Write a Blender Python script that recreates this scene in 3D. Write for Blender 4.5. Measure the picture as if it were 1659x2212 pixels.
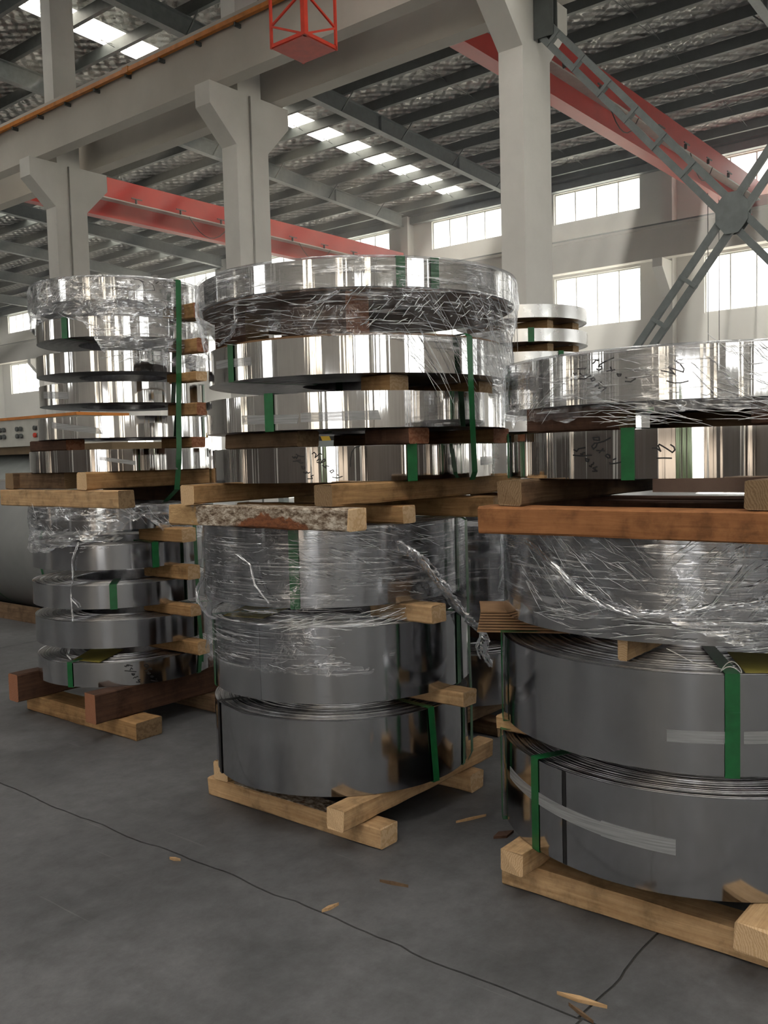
import bpy, math, random
from mathutils import Vector, Matrix, noise
random.seed(7)
for o in list(bpy.data.objects): bpy.data.objects.remove(o)
scene = bpy.context.scene
COL = scene.collection
rad = math.radians

# ------------------------------------------------------------------ camera, world, exposure
# hall axes: X runs from the camera's bay across the column row to the far wall, Y runs along the hall
RT = Vector((0.627, -0.779, -0.0255)); UPV = Vector((0.065, 0.020, 0.9977)); FW = Vector((0.777, 0.627, -0.0634))
FW.normalize(); RT = (RT - RT.dot(FW) * FW).normalized(); UPV = RT.cross(FW).normalized()
cam = bpy.data.cameras.new('camera'); camo = bpy.data.objects.new('camera', cam); COL.objects.link(camo)
m = Matrix((RT, UPV, -FW)).transposed().to_4x4(); m.translation = Vector((0, 0, 1.5)); camo.matrix_world = m
cam.sensor_fit = 'VERTICAL'; cam.sensor_height = 24.0; cam.lens = 24.0 * 1960 / 2212; cam.clip_start = 0.05; cam.clip_end = 400
scene.camera = camo

wd = bpy.data.worlds.new('sky'); scene.world = wd; wd.use_nodes = True
bgn = wd.node_tree.nodes['Background']; bgn.inputs[0].default_value = (1.0, 0.985, 0.965, 1); bgn.inputs[1].default_value = 1.0
sun = bpy.data.lights.new('sun', 'SUN'); sun.energy = 13.0; sun.angle = rad(1.5); sun.color = (1.0, 0.93, 0.82)
suno = bpy.data.objects.new('sun', sun); COL.objects.link(suno); suno.rotation_euler = Vector((-0.80, -0.22, -0.62)).to_track_quat('-Z', 'Y').to_euler()
scene.view_settings.view_transform = 'Standard'; scene.view_settings.look = 'None'
scene.view_settings.exposure = 2.15; scene.view_settings.gamma = 1.0; scene.view_settings.use_curve_mapping = False
cy = scene.cycles
cy.use_denoising = True
cy.max_bounces = 8; cy.diffuse_bounces = 4; cy.glossy_bounces = 5; cy.transmission_bounces = 4; cy.transparent_max_bounces = 20
cy.caustics_reflective = False; cy.caustics_refractive = False; cy.sample_clamp_indirect = 4.0; cy.sample_clamp_direct = 0.0

# ------------------------------------------------------------------ materials
def nt_new(name):
    mt = bpy.data.materials.new(name); mt.use_nodes = True; n = mt.node_tree
    n.nodes.clear(); out = n.nodes.new('ShaderNodeOutputMaterial')
    return mt, n, out
def N(n, typ, **kw):
    x = n.nodes.new(typ)
    for k, v in kw.items():
        if k.startswith('i_'):
            key = k[2:]; key = int(key) if key.isdigit() else key.replace('_', ' ')
            x.inputs[key].default_value = v
        else: setattr(x, k, v)
    return x
def ramp(n, src, stops):
    r = n.nodes.new('ShaderNodeValToRGB'); e = r.color_ramp.elements
    while len(e) > 1: e.remove(e[-1])
    e[0].position = stops[0][0]; e[0].color = (*stops[0][1], 1) if not isinstance(stops[0][1], (int, float)) else (stops[0][1],) * 3 + (1,)
    for p, c in stops[1:]:
        q = e.new(p); q.color = (*c, 1) if not isinstance(c, (int, float)) else (c, c, c, 1)
    n.links.new(src, r.inputs[0]); return r.outputs[0]
def plain(name, col, rough=0.6, metal=0.0, var=0.12, scale=6.0, bump=0.0, bscale=40.0, spec=0.5):
    mt, n, out = nt_new(name)
    b = N(n, 'ShaderNodeBsdfPrincipled', i_Roughness=rough, i_Metallic=metal); b.inputs['Specular IOR Level'].default_value = spec
    tc = N(n, 'ShaderNodeTexCoord'); ns = N(n, 'ShaderNodeTexNoise', i_Scale=scale, i_Detail=5.0, i_Roughness=0.6)
    n.links.new(tc.outputs['Object'], ns.inputs['Vector'])
    lo = tuple(c * (1 - var) for c in col); hi = tuple(min(1, c * (1 + var)) for c in col)
    n.links.new(ramp(n, ns.outputs[0], [(0.3, lo), (0.7, hi)]), b.inputs['Base Color'])
    if bump > 0:
        n2 = N(n, 'ShaderNodeTexNoise', i_Scale=bscale, i_Detail=4.0); n.links.new(tc.outputs['Object'], n2.inputs['Vector'])
        bp = N(n, 'ShaderNodeBump', i_Strength=bump, i_Distance=0.01); n.links.new(n2.outputs[0], bp.inputs['Height']); n.links.new(bp.outputs[0], b.inputs['Normal'])
    n.links.new(b.outputs[0], out.inputs[0]); return mt
def wood(name, light, dark, axis, rough=0.75):
    mt, n, out = nt_new(name)
    b = N(n, 'ShaderNodeBsdfPrincipled', i_Roughness=rough); b.inputs['Specular IOR Level'].default_value = 0.25
    tc = N(n, 'ShaderNodeTexCoord'); mp = N(n, 'ShaderNodeMapping')
    oi = N(n, 'ShaderNodeObjectInfo'); ad = N(n, 'ShaderNodeVectorMath', operation='ADD')
    sc = {'x': (3.0, 70, 70), 'y': (70, 3.0, 70), 'z': (70, 70, 3.0)}[axis]
    mp.inputs['Scale'].default_value = sc
    mu = N(n, 'ShaderNodeMath', operation='MULTIPLY'); mu.inputs[1].default_value = 37.0
    n.links.new(oi.outputs['Random'], mu.inputs[0]); n.links.new(tc.outputs['Object'], ad.inputs[0]); n.links.new(mu.outputs[0], ad.inputs[1])
    n.links.new(ad.outputs[0], mp.inputs['Vector'])
    ns = N(n, 'ShaderNodeTexNoise', i_Scale=1.0, i_Detail=6.0, i_Roughness=0.65, i_Distortion=0.6); n.links.new(mp.outputs[0], ns.inputs['Vector'])
    c1 = ramp(n, ns.outputs[0], [(0.25, dark), (0.5, tuple((a + c) / 2 for a, c in zip(light, dark))), (0.72, light)])
    n3 = N(n, 'ShaderNodeTexNoise', i_Scale=9.0, i_Detail=6.0, i_Roughness=0.65); n.links.new(ad.outputs[0], n3.inputs['Vector'])
    st = ramp(n, n3.outputs[0], [(0.34, 0.42), (0.5, 0.9), (0.65, 1.08)])
    mx = N(n, 'ShaderNodeMixRGB', blend_type='MULTIPLY'); mx.inputs[0].default_value = 0.8
    n.links.new(c1, mx.inputs[1]); n.links.new(st, mx.inputs[2]); n.links.new(mx.outputs[0], b.inputs['Base Color'])
    bp = N(n, 'ShaderNodeBump', i_Strength=0.35, i_Distance=0.004); n.links.new(ns.outputs[0], bp.inputs['Height']); n.links.new(bp.outputs[0], b.inputs['Normal'])
    n.links.new(b.outputs[0], out.inputs[0]); return mt
def endgrain(name, light, dark):
    mt, n, out = nt_new(name)
    b = N(n, 'ShaderNodeBsdfPrincipled', i_Roughness=0.85)
    tc = N(n, 'ShaderNodeTexCoord'); wv = N(n, 'ShaderNodeTexWave', wave_type='RINGS', i_Scale=42.0, i_Distortion=9.0, i_Detail=4.0)
    n.links.new(tc.outputs['Object'], wv.inputs['Vector'])
    n.links.new(ramp(n, wv.outputs[0], [(0.2, dark), (0.7, light)]), b.inputs['Base Color'])
    ns = N(n, 'ShaderNodeTexNoise', i_Scale=90.0, i_Detail=3.0); n.links.new(tc.outputs['Object'], ns.inputs['Vector'])
    bp = N(n, 'ShaderNodeBump', i_Strength=0.4, i_Distance=0.004); n.links.new(ns.outputs[0], bp.inputs['Height']); n.links.new(bp.outputs[0], b.inputs['Normal'])
    n.links.new(b.outputs[0], out.inputs[0]); return mt
def strip_steel(name, col, rough, streak, sscale=26.0):
    # polished strip: fine vertical flats left by winding, from the unwrapped length (uv.x) only
    mt, n, out = nt_new(name)
    b = N(n, 'ShaderNodeBsdfPrincipled', i_Metallic=1.0, i_Roughness=rough)
    uv = N(n, 'ShaderNodeUVMap'); sp = N(n, 'ShaderNodeSeparateXYZ'); n.links.new(uv.outputs[0], sp.inputs[0])
    oi = N(n, 'ShaderNodeObjectInfo'); mu = N(n, 'ShaderNodeMath', operation='MULTIPLY_ADD'); mu.inputs[1].default_value = 61.0
    n.links.new(oi.outputs['Random'], mu.inputs[0]); n.links.new(sp.outputs[0], mu.inputs[2])
    cb = N(n, 'ShaderNodeCombineXYZ'); n.links.new(mu.outputs[0], cb.inputs[0])
    m2 = N(n, 'ShaderNodeMath', operation='MULTIPLY'); m2.inputs[1].default_value = 0.012; n.links.new(sp.outputs[1], m2.inputs[0]); n.links.new(m2.outputs[0], cb.inputs[1])
    ns = N(n, 'ShaderNodeTexNoise', i_Scale=sscale, i_Detail=3.0, i_Roughness=0.55); n.links.new(cb.outputs[0], ns.inputs['Vector'])
    bp = N(n, 'ShaderNodeBump', i_Strength=streak, i_Distance=0.02); n.links.new(ns.outputs[0], bp.inputs['Height']); n.links.new(bp.outputs[0], b.inputs['Normal'])
    n4 = N(n, 'ShaderNodeTexNoise', i_Scale=9.0, i_Detail=4.0); n.links.new(uv.outputs[0], n4.inputs['Vector'])
    n.links.new(ramp(n, n4.outputs[0], [(0.3, tuple(c * 0.93 for c in col)), (0.7, col)]), b.inputs['Base Color'])
    n.links.new(ramp(n, n4.outputs[0], [(0.3, rough * 1.25), (0.7, rough * 0.85)]), b.inputs['Roughness'])
    n.links.new(b.outputs[0], out.inputs[0]); return mt
def film_mat(name, dense, streak_scale=(3.0, 55.0), seed=0.0, thr=0.60):
    mt, n, out = nt_new(name)
    uv = N(n, 'ShaderNodeUVMap')
    mp = N(n, 'ShaderNodeMapping'); mp.inputs['Scale'].default_value = (*streak_scale, 1); mp.inputs['Rotation'].default_value = (0, 0, 0.14); mp.inputs['Location'].default_value = (seed, seed, 0)
    n.links.new(uv.outputs[0], mp.inputs['Vector'])
    n1 = N(n, 'ShaderNodeTexNoise', i_Scale=1.0, i_Detail=3.0, i_Roughness=0.5, i_Distortion=0.8); n.links.new(mp.outputs[0], n1.inputs['Vector'])
    s1 = ramp(n, n1.outputs[0], [(thr, 0.0), (thr + 0.05, 1.0)])
    mp2 = N(n, 'ShaderNodeMapping'); mp2.inputs['Location'].default_value = (seed * 3, 1, 0); n.links.new(uv.outputs[0], mp2.inputs['Vector'])
    n2 = N(n, 'ShaderNodeTexNoise', i_Scale=5.0, i_Detail=4.0, i_Distortion=1.5); n.links.new(mp2.outputs[0], n2.inputs['Vector'])
    s2 = ramp(n, n2.outputs[0], [(0.42, 0.0), (0.68, 1.0)])
    vo = N(n, 'ShaderNodeTexVoronoi', feature='DISTANCE_TO_EDGE', i_Scale=24.0); 
    n5 = N(n, 'ShaderNodeTexNoise', i_Scale=9.0, i_Detail=3.0); n.links.new(mp2.outputs[0], n5.inputs['Vector'])
    mxv = N(n, 'ShaderNodeMixRGB', blend_type='ADD'); mxv.inputs[0].default_value = 0.25; n.links.new(mp2.outputs[0], mxv.inputs[1]); n.links.new(n5.outputs['Color'], mxv.inputs[2])
    n.links.new(mxv.outputs[0], vo.inputs['Vector'])
    s3 = ramp(n, vo.outputs[0], [(0.0, 1.0), (0.05, 0.0)])
    # crease opacity
    a = N(n, 'ShaderNodeMath', operation='MULTIPLY'); n.links.new(s3, a.inputs[0]); n.links.new(s2, a.inputs[1])
    a2 = N(n, 'ShaderNodeMath', operation='MULTIPLY'); n.links.new(s1, a2.inputs[0]); a2.inputs[1].default_value = 0.75
    a3 = N(n, 'ShaderNodeMath', operation='MAXIMUM'); n.links.new(a.outputs[0], a3.inputs[0]); n.links.new(a2.outputs[0], a3.inputs[1])
    a4 = N(n, 'ShaderNodeMath', operation='MULTIPLY_ADD'); n.links.new(s2, a4.inputs[0]); a4.inputs[1].default_value = dense; a4.inputs[2].default_value = dense * 0.35
    a5 = N(n, 'ShaderNodeMath', operation='MULTIPLY_ADD', use_clamp=True); n.links.new(a3.outputs[0], a5.inputs[0]); a5.inputs[1].default_value = 0.6; n.links.new(a4.outputs[0], a5.inputs[2])
    bp = N(n, 'ShaderNodeBump', i_Strength=0.7, i_Distance=0.006)
    hs = N(n, 'ShaderNodeMath', operation='ADD'); n.links.new(n1.outputs[0], hs.inputs[0]); n.links.new(n2.outputs[0], hs.inputs[1]); n.links.new(hs.outputs[0], bp.inputs['Height'])
    gl = N(n, 'ShaderNodeBsdfGlossy', i_Roughness=0.12); gl.inputs['Color'].default_value = (0.95, 0.96, 1, 1); n.links.new(bp.outputs[0], gl.inputs['Normal'])
    df = N(n, 'ShaderNodeBsdfDiffuse'); df.inputs['Color'].default_value = (0.8, 0.81, 0.85, 1); n.links.new(bp.outputs[0], df.inputs['Normal'])
    m1 = N(n, 'ShaderNodeMixShader'); m1.inputs[0].default_value = 0.45; n.links.new(gl.outputs[0], m1.inputs[1]); n.links.new(df.outputs[0], m1.inputs[2])
    tr = N(n, 'ShaderNodeBsdfTransparent'); tr.inputs['Color'].default_value = (0.97, 0.975, 0.98, 1)
    m2 = N(n, 'ShaderNodeMixShader'); n.links.new(a5.outputs[0], m2.inputs[0]); n.links.new(tr.outputs[0], m2.inputs[1]); n.links.new(m1.outputs[0], m2.inputs[2])
    lw = N(n, 'ShaderNodeFresnel', i_IOR=1.35); n.links.new(bp.outputs[0], lw.inputs['Normal'])
    fm = N(n, 'ShaderNodeMath', operation='MULTIPLY'); fm.inputs[1].default_value = 0.55; n.links.new(lw.outputs[0], fm.inputs[0])
    m3 = N(n, 'ShaderNodeMixShader'); n.links.new(fm.outputs[0], m3.inputs[0]); n.links.new(m2.outputs[0], m3.inputs[1]); n.links.new(gl.outputs[0], m3.inputs[2])
    n.links.new(m3.outputs[0], out.inputs[0]); return mt
def pane_mat(name, clear, milky):
    mt, n, out = nt_new(name)
    tr = N(n, 'ShaderNodeBsdfTransparent'); tr.inputs['Color'].default_value = (*clear, 1)
    tl = N(n, 'ShaderNodeBsdfTranslucent'); tl.inputs['Color'].default_value = (0.9, 0.9, 0.88, 1)
    gl = N(n, 'ShaderNodeBsdfGlossy', i_Roughness=0.05)
    ns = N(n, 'ShaderNodeTexNoise', i_Scale=3.0); tc = N(n, 'ShaderNodeTexCoord'); n.links.new(tc.outputs['Object'], ns.inputs['Vector'])
    m1 = N(n, 'ShaderNodeMixShader'); n.links.new(ramp(n, ns.outputs[0], [(0.3, milky * 0.8), (0.7, milky)]), m1.inputs[0]); n.links.new(tr.outputs[0], m1.inputs[1]); n.links.new(tl.outputs[0], m1.inputs[2])
    m2 = N(n, 'ShaderNodeMixShader'); m2.inputs[0].default_value = 0.05; n.links.new(m1.outputs[0], m2.inputs[1]); n.links.new(gl.outputs[0], m2.inputs[2])
    n.links.new(m2.outputs[0], out.inputs[0]); return mt
def foil_mat():
    mt, n, out = nt_new('quilted_foil')
    b = N(n, 'ShaderNodeBsdfPrincipled', i_Metallic=0.62, i_Roughness=0.25)
    tc = N(n, 'ShaderNodeTexCoord')
    w1 = N(n, 'ShaderNodeTexWave', i_Scale=1.05, i_Distortion=3.0, i_Detail=2.0); w2 = N(n, 'ShaderNodeTexWave', i_Scale=0.9, i_Distortion=3.5, i_Detail=2.0)
    mp1 = N(n, 'ShaderNodeMapping'); mp1.inputs['Rotation'].default_value = (0, 0, 0.75); mp2 = N(n, 'ShaderNodeMapping'); mp2.inputs['Rotation'].default_value = (0, 0, -0.6)
    for mp, w in ((mp1, w1), (mp2, w2)):
        n.links.new(tc.outputs['Object'], mp.inputs['Vector']); n.links.new(mp.outputs[0], w.inputs['Vector'])
    ns = N(n, 'ShaderNodeTexNoise', i_Scale=1.6, i_Detail=6.0, i_Roughness=0.6, i_Distortion=1.6); n.links.new(tc.outputs['Object'], ns.inputs['Vector'])
    a = N(n, 'ShaderNodeMath', operation='ADD'); n.links.new(w1.outputs['Fac'], a.inputs[0]); n.links.new(w2.outputs['Fac'], a.inputs[1])
    a2 = N(n, 'ShaderNodeMath', operation='MULTIPLY_ADD'); n.links.new(ns.outputs[0], a2.inputs[0]); a2.inputs[1].default_value = 2.2; n.links.new(a.outputs[0], a2.inputs[2])
    bp = N(n, 'ShaderNodeBump', i_Strength=1.0, i_Distance=0.14); n.links.new(a2.outputs[0], bp.inputs['Height']); n.links.new(bp.outputs[0], b.inputs['Normal'])
    n.links.new(ramp(n, ns.outputs[0], [(0.3, (0.70, 0.68, 0.64)), (0.6, (0.95, 0.95, 0.93))]), b.inputs['Base Color'])
    n.links.new(b.outputs[0], out.inputs[0]); return mt
def floor_mat():
    mt, n, out = nt_new('worn_concrete')
    b = N(n, 'ShaderNodeBsdfPrincipled', i_Roughness=0.55); b.inputs['Specular IOR Level'].default_value = 0.35
    tc = N(n, 'ShaderNodeTexCoord')
    n1 = N(n, 'ShaderNodeTexNoise', i_Scale=1.3, i_Detail=8.0, i_Roughness=0.65, i_Distortion=0.4); n.links.new(tc.outputs['Object'], n1.inputs['Vector'])
    n2 = N(n, 'ShaderNodeTexNoise', i_Scale=9.0, i_Detail=8.0, i_Roughness=0.75); n.links.new(tc.outputs['Object'], n2.inputs['Vector'])
    mp = N(n, 'ShaderNodeMapping'); mp.inputs['Scale'].default_value = (30, 1.2, 1); mp.inputs['Rotation'].default_value = (0, 0, -0.12); n.links.new(tc.outputs['Object'], mp.inputs['Vector'])
    n3 = N(n, 'ShaderNodeTexNoise', i_Scale=1.0, i_Detail=3.0); n.links.new(mp.outputs[0], n3.inputs['Vector'])
    c1 = ramp(n, n1.outputs[0], [(0.3, (0.080, 0.082, 0.088)), (0.5, (0.115, 0.117, 0.124)), (0.7, (0.15, 0.152, 0.16))])
    c2 = ramp(n, n2.outputs[0], [(0.25, 0.62), (0.55, 1.0), (0.75, 1.28)])
    c3 = ramp(n, n3.outputs[0], [(0.69, 0.0), (0.76, 0.35)])
    mx = N(n, 'ShaderNodeMixRGB', blend_type='MULTIPLY'); mx.inputs[0].default_value = 1.0; n.links.new(c1, mx.inputs[1]); n.links.new(c2, mx.inputs[2])
    m2 = N(n, 'ShaderNodeMixRGB'); m2.inputs[2].default_value = (0.3, 0.3, 0.3, 1); n.links.new(c3, m2.inputs[0]); n.links.new(mx.outputs[0], m2.inputs[1])
    n.links.new(m2.outputs[0], b.inputs['Base Color'])
    n.links.new(ramp(n, n1.outputs[0], [(0.3, 0.42), (0.7, 0.68)]), b.inputs['Roughness'])
    bp = N(n, 'ShaderNodeBump', i_Strength=0.3, i_Distance=0.008); n.links.new(n2.outputs[0], bp.inputs['Height']); n.links.new(bp.outputs[0], b.inputs['Normal'])
    n.links.new(b.outputs[0], out.inputs[0]); return mt
def bark_mat():
    # sawn face with bark: whitish flaking cambium, a bare red-brown patch low in the middle, clean pine at one end
    mt, n, out = nt_new('weathered_bark_side')
    b = N(n, 'ShaderNodeBsdfPrincipled', i_Roughness=0.9)
    tc = N(n, 'ShaderNodeTexCoord'); sp = N(n, 'ShaderNodeSeparateXYZ'); n.links.new(tc.outputs['Object'], sp.inputs[0])
    n1 = N(n, 'ShaderNodeTexNoise', i_Scale=14.0, i_Detail=5.0, i_Roughness=0.6); n.links.new(tc.outputs['Object'], n1.inputs['Vector'])
    mp = N(n, 'ShaderNodeMapping'); mp.inputs['Scale'].default_value = (1, 0.45, 1); n.links.new(tc.outputs['Object'], mp.inputs['Vector'])
    n2 = N(n, 'ShaderNodeTexNoise', i_Scale=55.0, i_Detail=8.0, i_Roughness=0.75); n.links.new(mp.outputs[0], n2.inputs['Vector'])
    brown = ramp(n, n2.outputs[0], [(0.35, (0.12, 0.04, 0.018)), (0.65, (0.36, 0.13, 0.05))])
    white = ramp(n, n2.outputs[0], [(0.40, (0.10, 0.06, 0.035)), (0.50, (0.36, 0.28, 0.21)), (0.62, (0.74, 0.68, 0.60))])
    pine = ramp(n, n2.outputs[0], [(0.3, (0.42, 0.25, 0.11)), (0.7, (0.66, 0.44, 0.22))])
    def math_(op, a, b_=None, c=None):
        x = N(n, 'ShaderNodeMath', operation=op)
        for k, v in enumerate((a, b_, c)):
            if v is None: continue
            if isinstance(v, (int, float)): x.inputs[k].default_value = v
            else: n.links.new(v, x.inputs[k])
        return x.outputs[0]
    d = math_('ABSOLUTE', math_('ADD', sp.outputs[1], 0.10)); q = math_('MULTIPLY_ADD', d, 3.1, math_('MULTIPLY', sp.outputs[2], 10.5))
    q = math_('MULTIPLY_ADD', math_('SUBTRACT', n1.outputs[0], 0.5), 1.3, q)
    m1 = N(n, 'ShaderNodeMixRGB'); n.links.new(ramp(n, q, [(0.72, 0.0), (0.82, 1.0)]), m1.inputs[0]); n.links.new(brown, m1.inputs[1]); n.links.new(white, m1.inputs[2])
    e_ = math_('MULTIPLY_ADD', math_('SUBTRACT', n1.outputs[0], 0.5), 0.35, sp.outputs[1])
    m2 = N(n, 'ShaderNodeMixRGB'); n.links.new(ramp(n, e_, [(0.34, 0.0), (0.36, 1.0)]), m2.inputs[0]); n.links.new(m1.outputs[0], m2.inputs[1]); n.links.new(pine, m2.inputs[2])
    n.links.new(m2.outputs[0], b.inputs['Base Color'])
    bp = N(n, 'ShaderNodeBump', i_Strength=0.9, i_Distance=0.01); n.links.new(n2.outputs[0], bp.inputs['Height']); n.links.new(bp.outputs[0], b.inputs['Normal'])
    n.links.new(b.outputs[0], out.inputs[0]); return mt

M = {}
M['floor'] = floor_mat()
M['joint'] = plain('joint_grit', (0.05, 0.048, 0.046), 0.95, bump=0.5, bscale=120)
M['paint'] = plain('white_wall_paint', (0.76, 0.745, 0.72), 0.8, var=0.07, scale=0.6, bump=0.08, bscale=60)
def dado_mat():
    mt, n, out = nt_new('wall_with_reflection_band')  # dark lower band on unseen walls, added to be mirrored in the coils
    b = N(n, 'ShaderNodeBsdfPrincipled', i_Roughness=0.7); tc = N(n, 'ShaderNodeTexCoord'); sp = N(n, 'ShaderNodeSeparateXYZ'); n.links.new(tc.outputs['Object'], sp.inputs[0])
    ns = N(n, 'ShaderNodeTexNoise', i_Scale=0.7, i_Detail=4.0); n.links.new(tc.outputs['Object'], ns.inputs['Vector'])
    lo = ramp(n, ns.outputs[0], [(0.3, (0.10, 0.085, 0.075)), (0.7, (0.15, 0.13, 0.12))]); hi = ramp(n, ns.outputs[0], [(0.3, (0.40, 0.38, 0.36)), (0.7, (0.48, 0.46, 0.44))])
    gt = N(n, 'ShaderNodeMath', operation='GREATER_THAN'); gt.inputs[1].default_value = 1.9; n.links.new(sp.outputs[2], gt.inputs[0])
    mx = N(n, 'ShaderNodeMixRGB'); n.links.new(gt.outputs[0], mx.inputs[0]); n.links.new(lo, mx.inputs[1]); n.links.new(hi, mx.inputs[2])
    n.links.new(mx.outputs[0], b.inputs['Base Color']); n.links.new(b.outputs[0], out.inputs[0]); return mt
M['dado'] = dado_mat()
M['col'] = plain('column_paint', (0.74, 0.725, 0.70), 0.75, var=0.06, scale=1.2, bump=0.06, bscale=50)
M['beam'] = plain('beam_paint', (0.56, 0.53, 0.49), 0.8, var=0.08, scale=0.7, bump=0.08, bscale=40)
M['dark_steel'] = plain('dark_painted_steel', (0.085, 0.095, 0.095), 0.55, var=0.15)
M['grey_steel'] = plain('grey_green_steel', (0.17, 0.19, 0.195), 0.5, var=0.15)
M['foil'] = foil_mat()
M['red'] = plain('crane_red_paint', (0.42, 0.035, 0.028), 0.45, var=0.12, scale=1.5)
M['cage_red'] = plain('cage_red_paint', (0.62, 0.05, 0.025), 0.5, var=0.15)
M['orange'] = plain('orange_busbar', (0.62, 0.22, 0.04), 0.5, var=0.2)
M['black'] = plain('black_rubber', (0.015, 0.015, 0.016), 0.6)
M['pipe'] = plain('grey_conduit', (0.42, 0.41, 0.39), 0.5)
M['frame'] = plain('window_frame_paint', (0.6, 0.6, 0.58), 0.5)
M['glass'] = pane_mat('window_glass', (0.97, 0.98, 0.97), 0.06)
M['skylight'] = pane_mat('skylight_sheet', (0.95, 0.93, 0.86), 0.5)
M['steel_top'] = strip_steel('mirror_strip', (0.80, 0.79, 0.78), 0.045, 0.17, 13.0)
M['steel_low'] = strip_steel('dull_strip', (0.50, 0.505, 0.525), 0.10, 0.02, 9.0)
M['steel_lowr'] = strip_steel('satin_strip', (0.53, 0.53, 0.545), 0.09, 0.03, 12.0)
M['alu'] = strip_steel('satin_white_strip', (0.86, 0.86, 0.86), 0.28, 0.06)
M['edge'] = plain('strip_edge', (0.30, 0.30, 0.315), 0.28, metal=1.0, var=0.25, scale=30)
M['strap'] = plain('green_strap', (0.010, 0.115, 0.035), 0.35, var=0.18, scale=20)
M['strap_black'] = plain('dark_gap', (0.01, 0.01, 0.011), 0.5)
def tape_mat():
    mt, n, out = nt_new('clear_white_tape')
    b = N(n, 'ShaderNodeBsdfPrincipled', i_Roughness=0.3); b.inputs['Base Color'].default_value = (0.42, 0.43, 0.45, 1)
    uv = N(n, 'ShaderNodeUVMap'); mp = N(n, 'ShaderNodeMapping'); mp.inputs['Scale'].default_value = (6, 160, 1); n.links.new(uv.outputs[0], mp.inputs['Vector'])
    ns = N(n, 'ShaderNodeTexNoise', i_Scale=1.0, i_Detail=4.0); n.links.new(mp.outputs[0], ns.inputs['Vector'])
    tr = N(n, 'ShaderNodeBsdfTransparent'); mx = N(n, 'ShaderNodeMixShader'); n.links.new(ramp(n, ns.outputs[0], [(0.3, 0.45), (0.7, 0.75)]), mx.inputs[0]); n.links.new(tr.outputs[0], mx.inputs[1]); n.links.new(b.outputs[0], mx.inputs[2])
    n.links.new(mx.outputs[0], out.inputs[0]); return mt
M['tape'] = tape_mat()
M['ink'] = plain('marker_ink', (0.008, 0.008, 0.010), 0.5)
M['paper_y'] = plain('yellow_paper', (0.28, 0.24, 0.045), 0.7, var=0.2)
M['card'] = plain('brown_cardboard', (0.33, 0.19, 0.10), 0.85, var=0.18, scale=9)
M['card_dark'] = plain('dark_brown_board', (0.16, 0.09, 0.055), 0.8, var=0.2, scale=9)
M['card_pink'] = plain('pale_cardboard', (0.50, 0.34, 0.27), 0.85, var=0.12, scale=9)
PINE, PINED = (0.66, 0.45, 0.255), (0.42, 0.25, 0.12)
for ax in 'xy':
    M['pine_' + ax] = wood('pine_' + ax, PINE, PINED, ax)
    M['tan_' + ax] = wood('tan_pine_' + ax, (0.52, 0.32, 0.15), (0.27, 0.14, 0.06), ax)
    M['orange_' + ax] = wood('orange_timber_' + ax, (0.42, 0.185, 0.075), (0.28, 0.115, 0.045), ax)
    M['redbrown_' + ax] = wood('red_brown_timber_' + ax, (0.125, 0.065, 0.043), (0.06, 0.03, 0.02), ax)
    M['old_' + ax] = wood('old_grey_brown_timber_' + ax, (0.26, 0.17, 0.10), (0.11, 0.065, 0.04), ax)
M['end_pine'] = endgrain('pine_end', (0.70, 0.50, 0.30), (0.60, 0.39, 0.21))
M['end_old'] = endgrain('old_end', (0.27, 0.18, 0.10), (0.20, 0.125, 0.065))
M['end_red'] = endgrain('red_end', (0.36, 0.16, 0.09), (0.26, 0.10, 0.05))
M['bark'] = bark_mat()
M['film'] = film_mat('stretch_film', 0.12, (4.0, 75.0), seed=1.3, thr=0.575)
M['film_thick'] = film_mat('layered_stretch_film', 0.28, (5.0, 40.0), seed=4.1, thr=0.55)
M['film_thin'] = film_mat('thin_stretch_film', 0.06, (3.2, 105.0), seed=8.7, thr=0.575)
M['film_rope'] = film_mat('bunched_film', 0.55, (20.0, 20.0), seed=2.2, thr=0.5)
M['crease'] = plain('film_crease', (0.80, 0.81, 0.84), 0.22, var=0.1, scale=80)
M['machine'] = plain('grey_machine_paint', (0.30, 0.33, 0.33), 0.45, var=0.1)
M['cabinet'] = plain('pale_cabinet_paint', (0.58, 0.58, 0.54), 0.5, var=0.06)
M['wrapgrey'] = plain('grey_paper_wrap', (0.20, 0.205, 0.21), 0.45, var=0.1, scale=3)
M['hazard_y'] = plain('hazard_yellow', (0.62, 0.40, 0.03), 0.5)
M['ground'] = plain('yard_concrete', (0.34, 0.34, 0.31), 0.9, var=0.2, scale=0.3)
M['leaf'] = plain('hedge_leaf', (0.11, 0.15, 0.075), 0.8, var=0.4, scale=5)
M['rail_brown'] = plain('brown_rail', (0.16, 0.11, 0.06), 0.6)
M['zip'] = plain('white_nylon', (0.7, 0.7, 0.68), 0.4)

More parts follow.
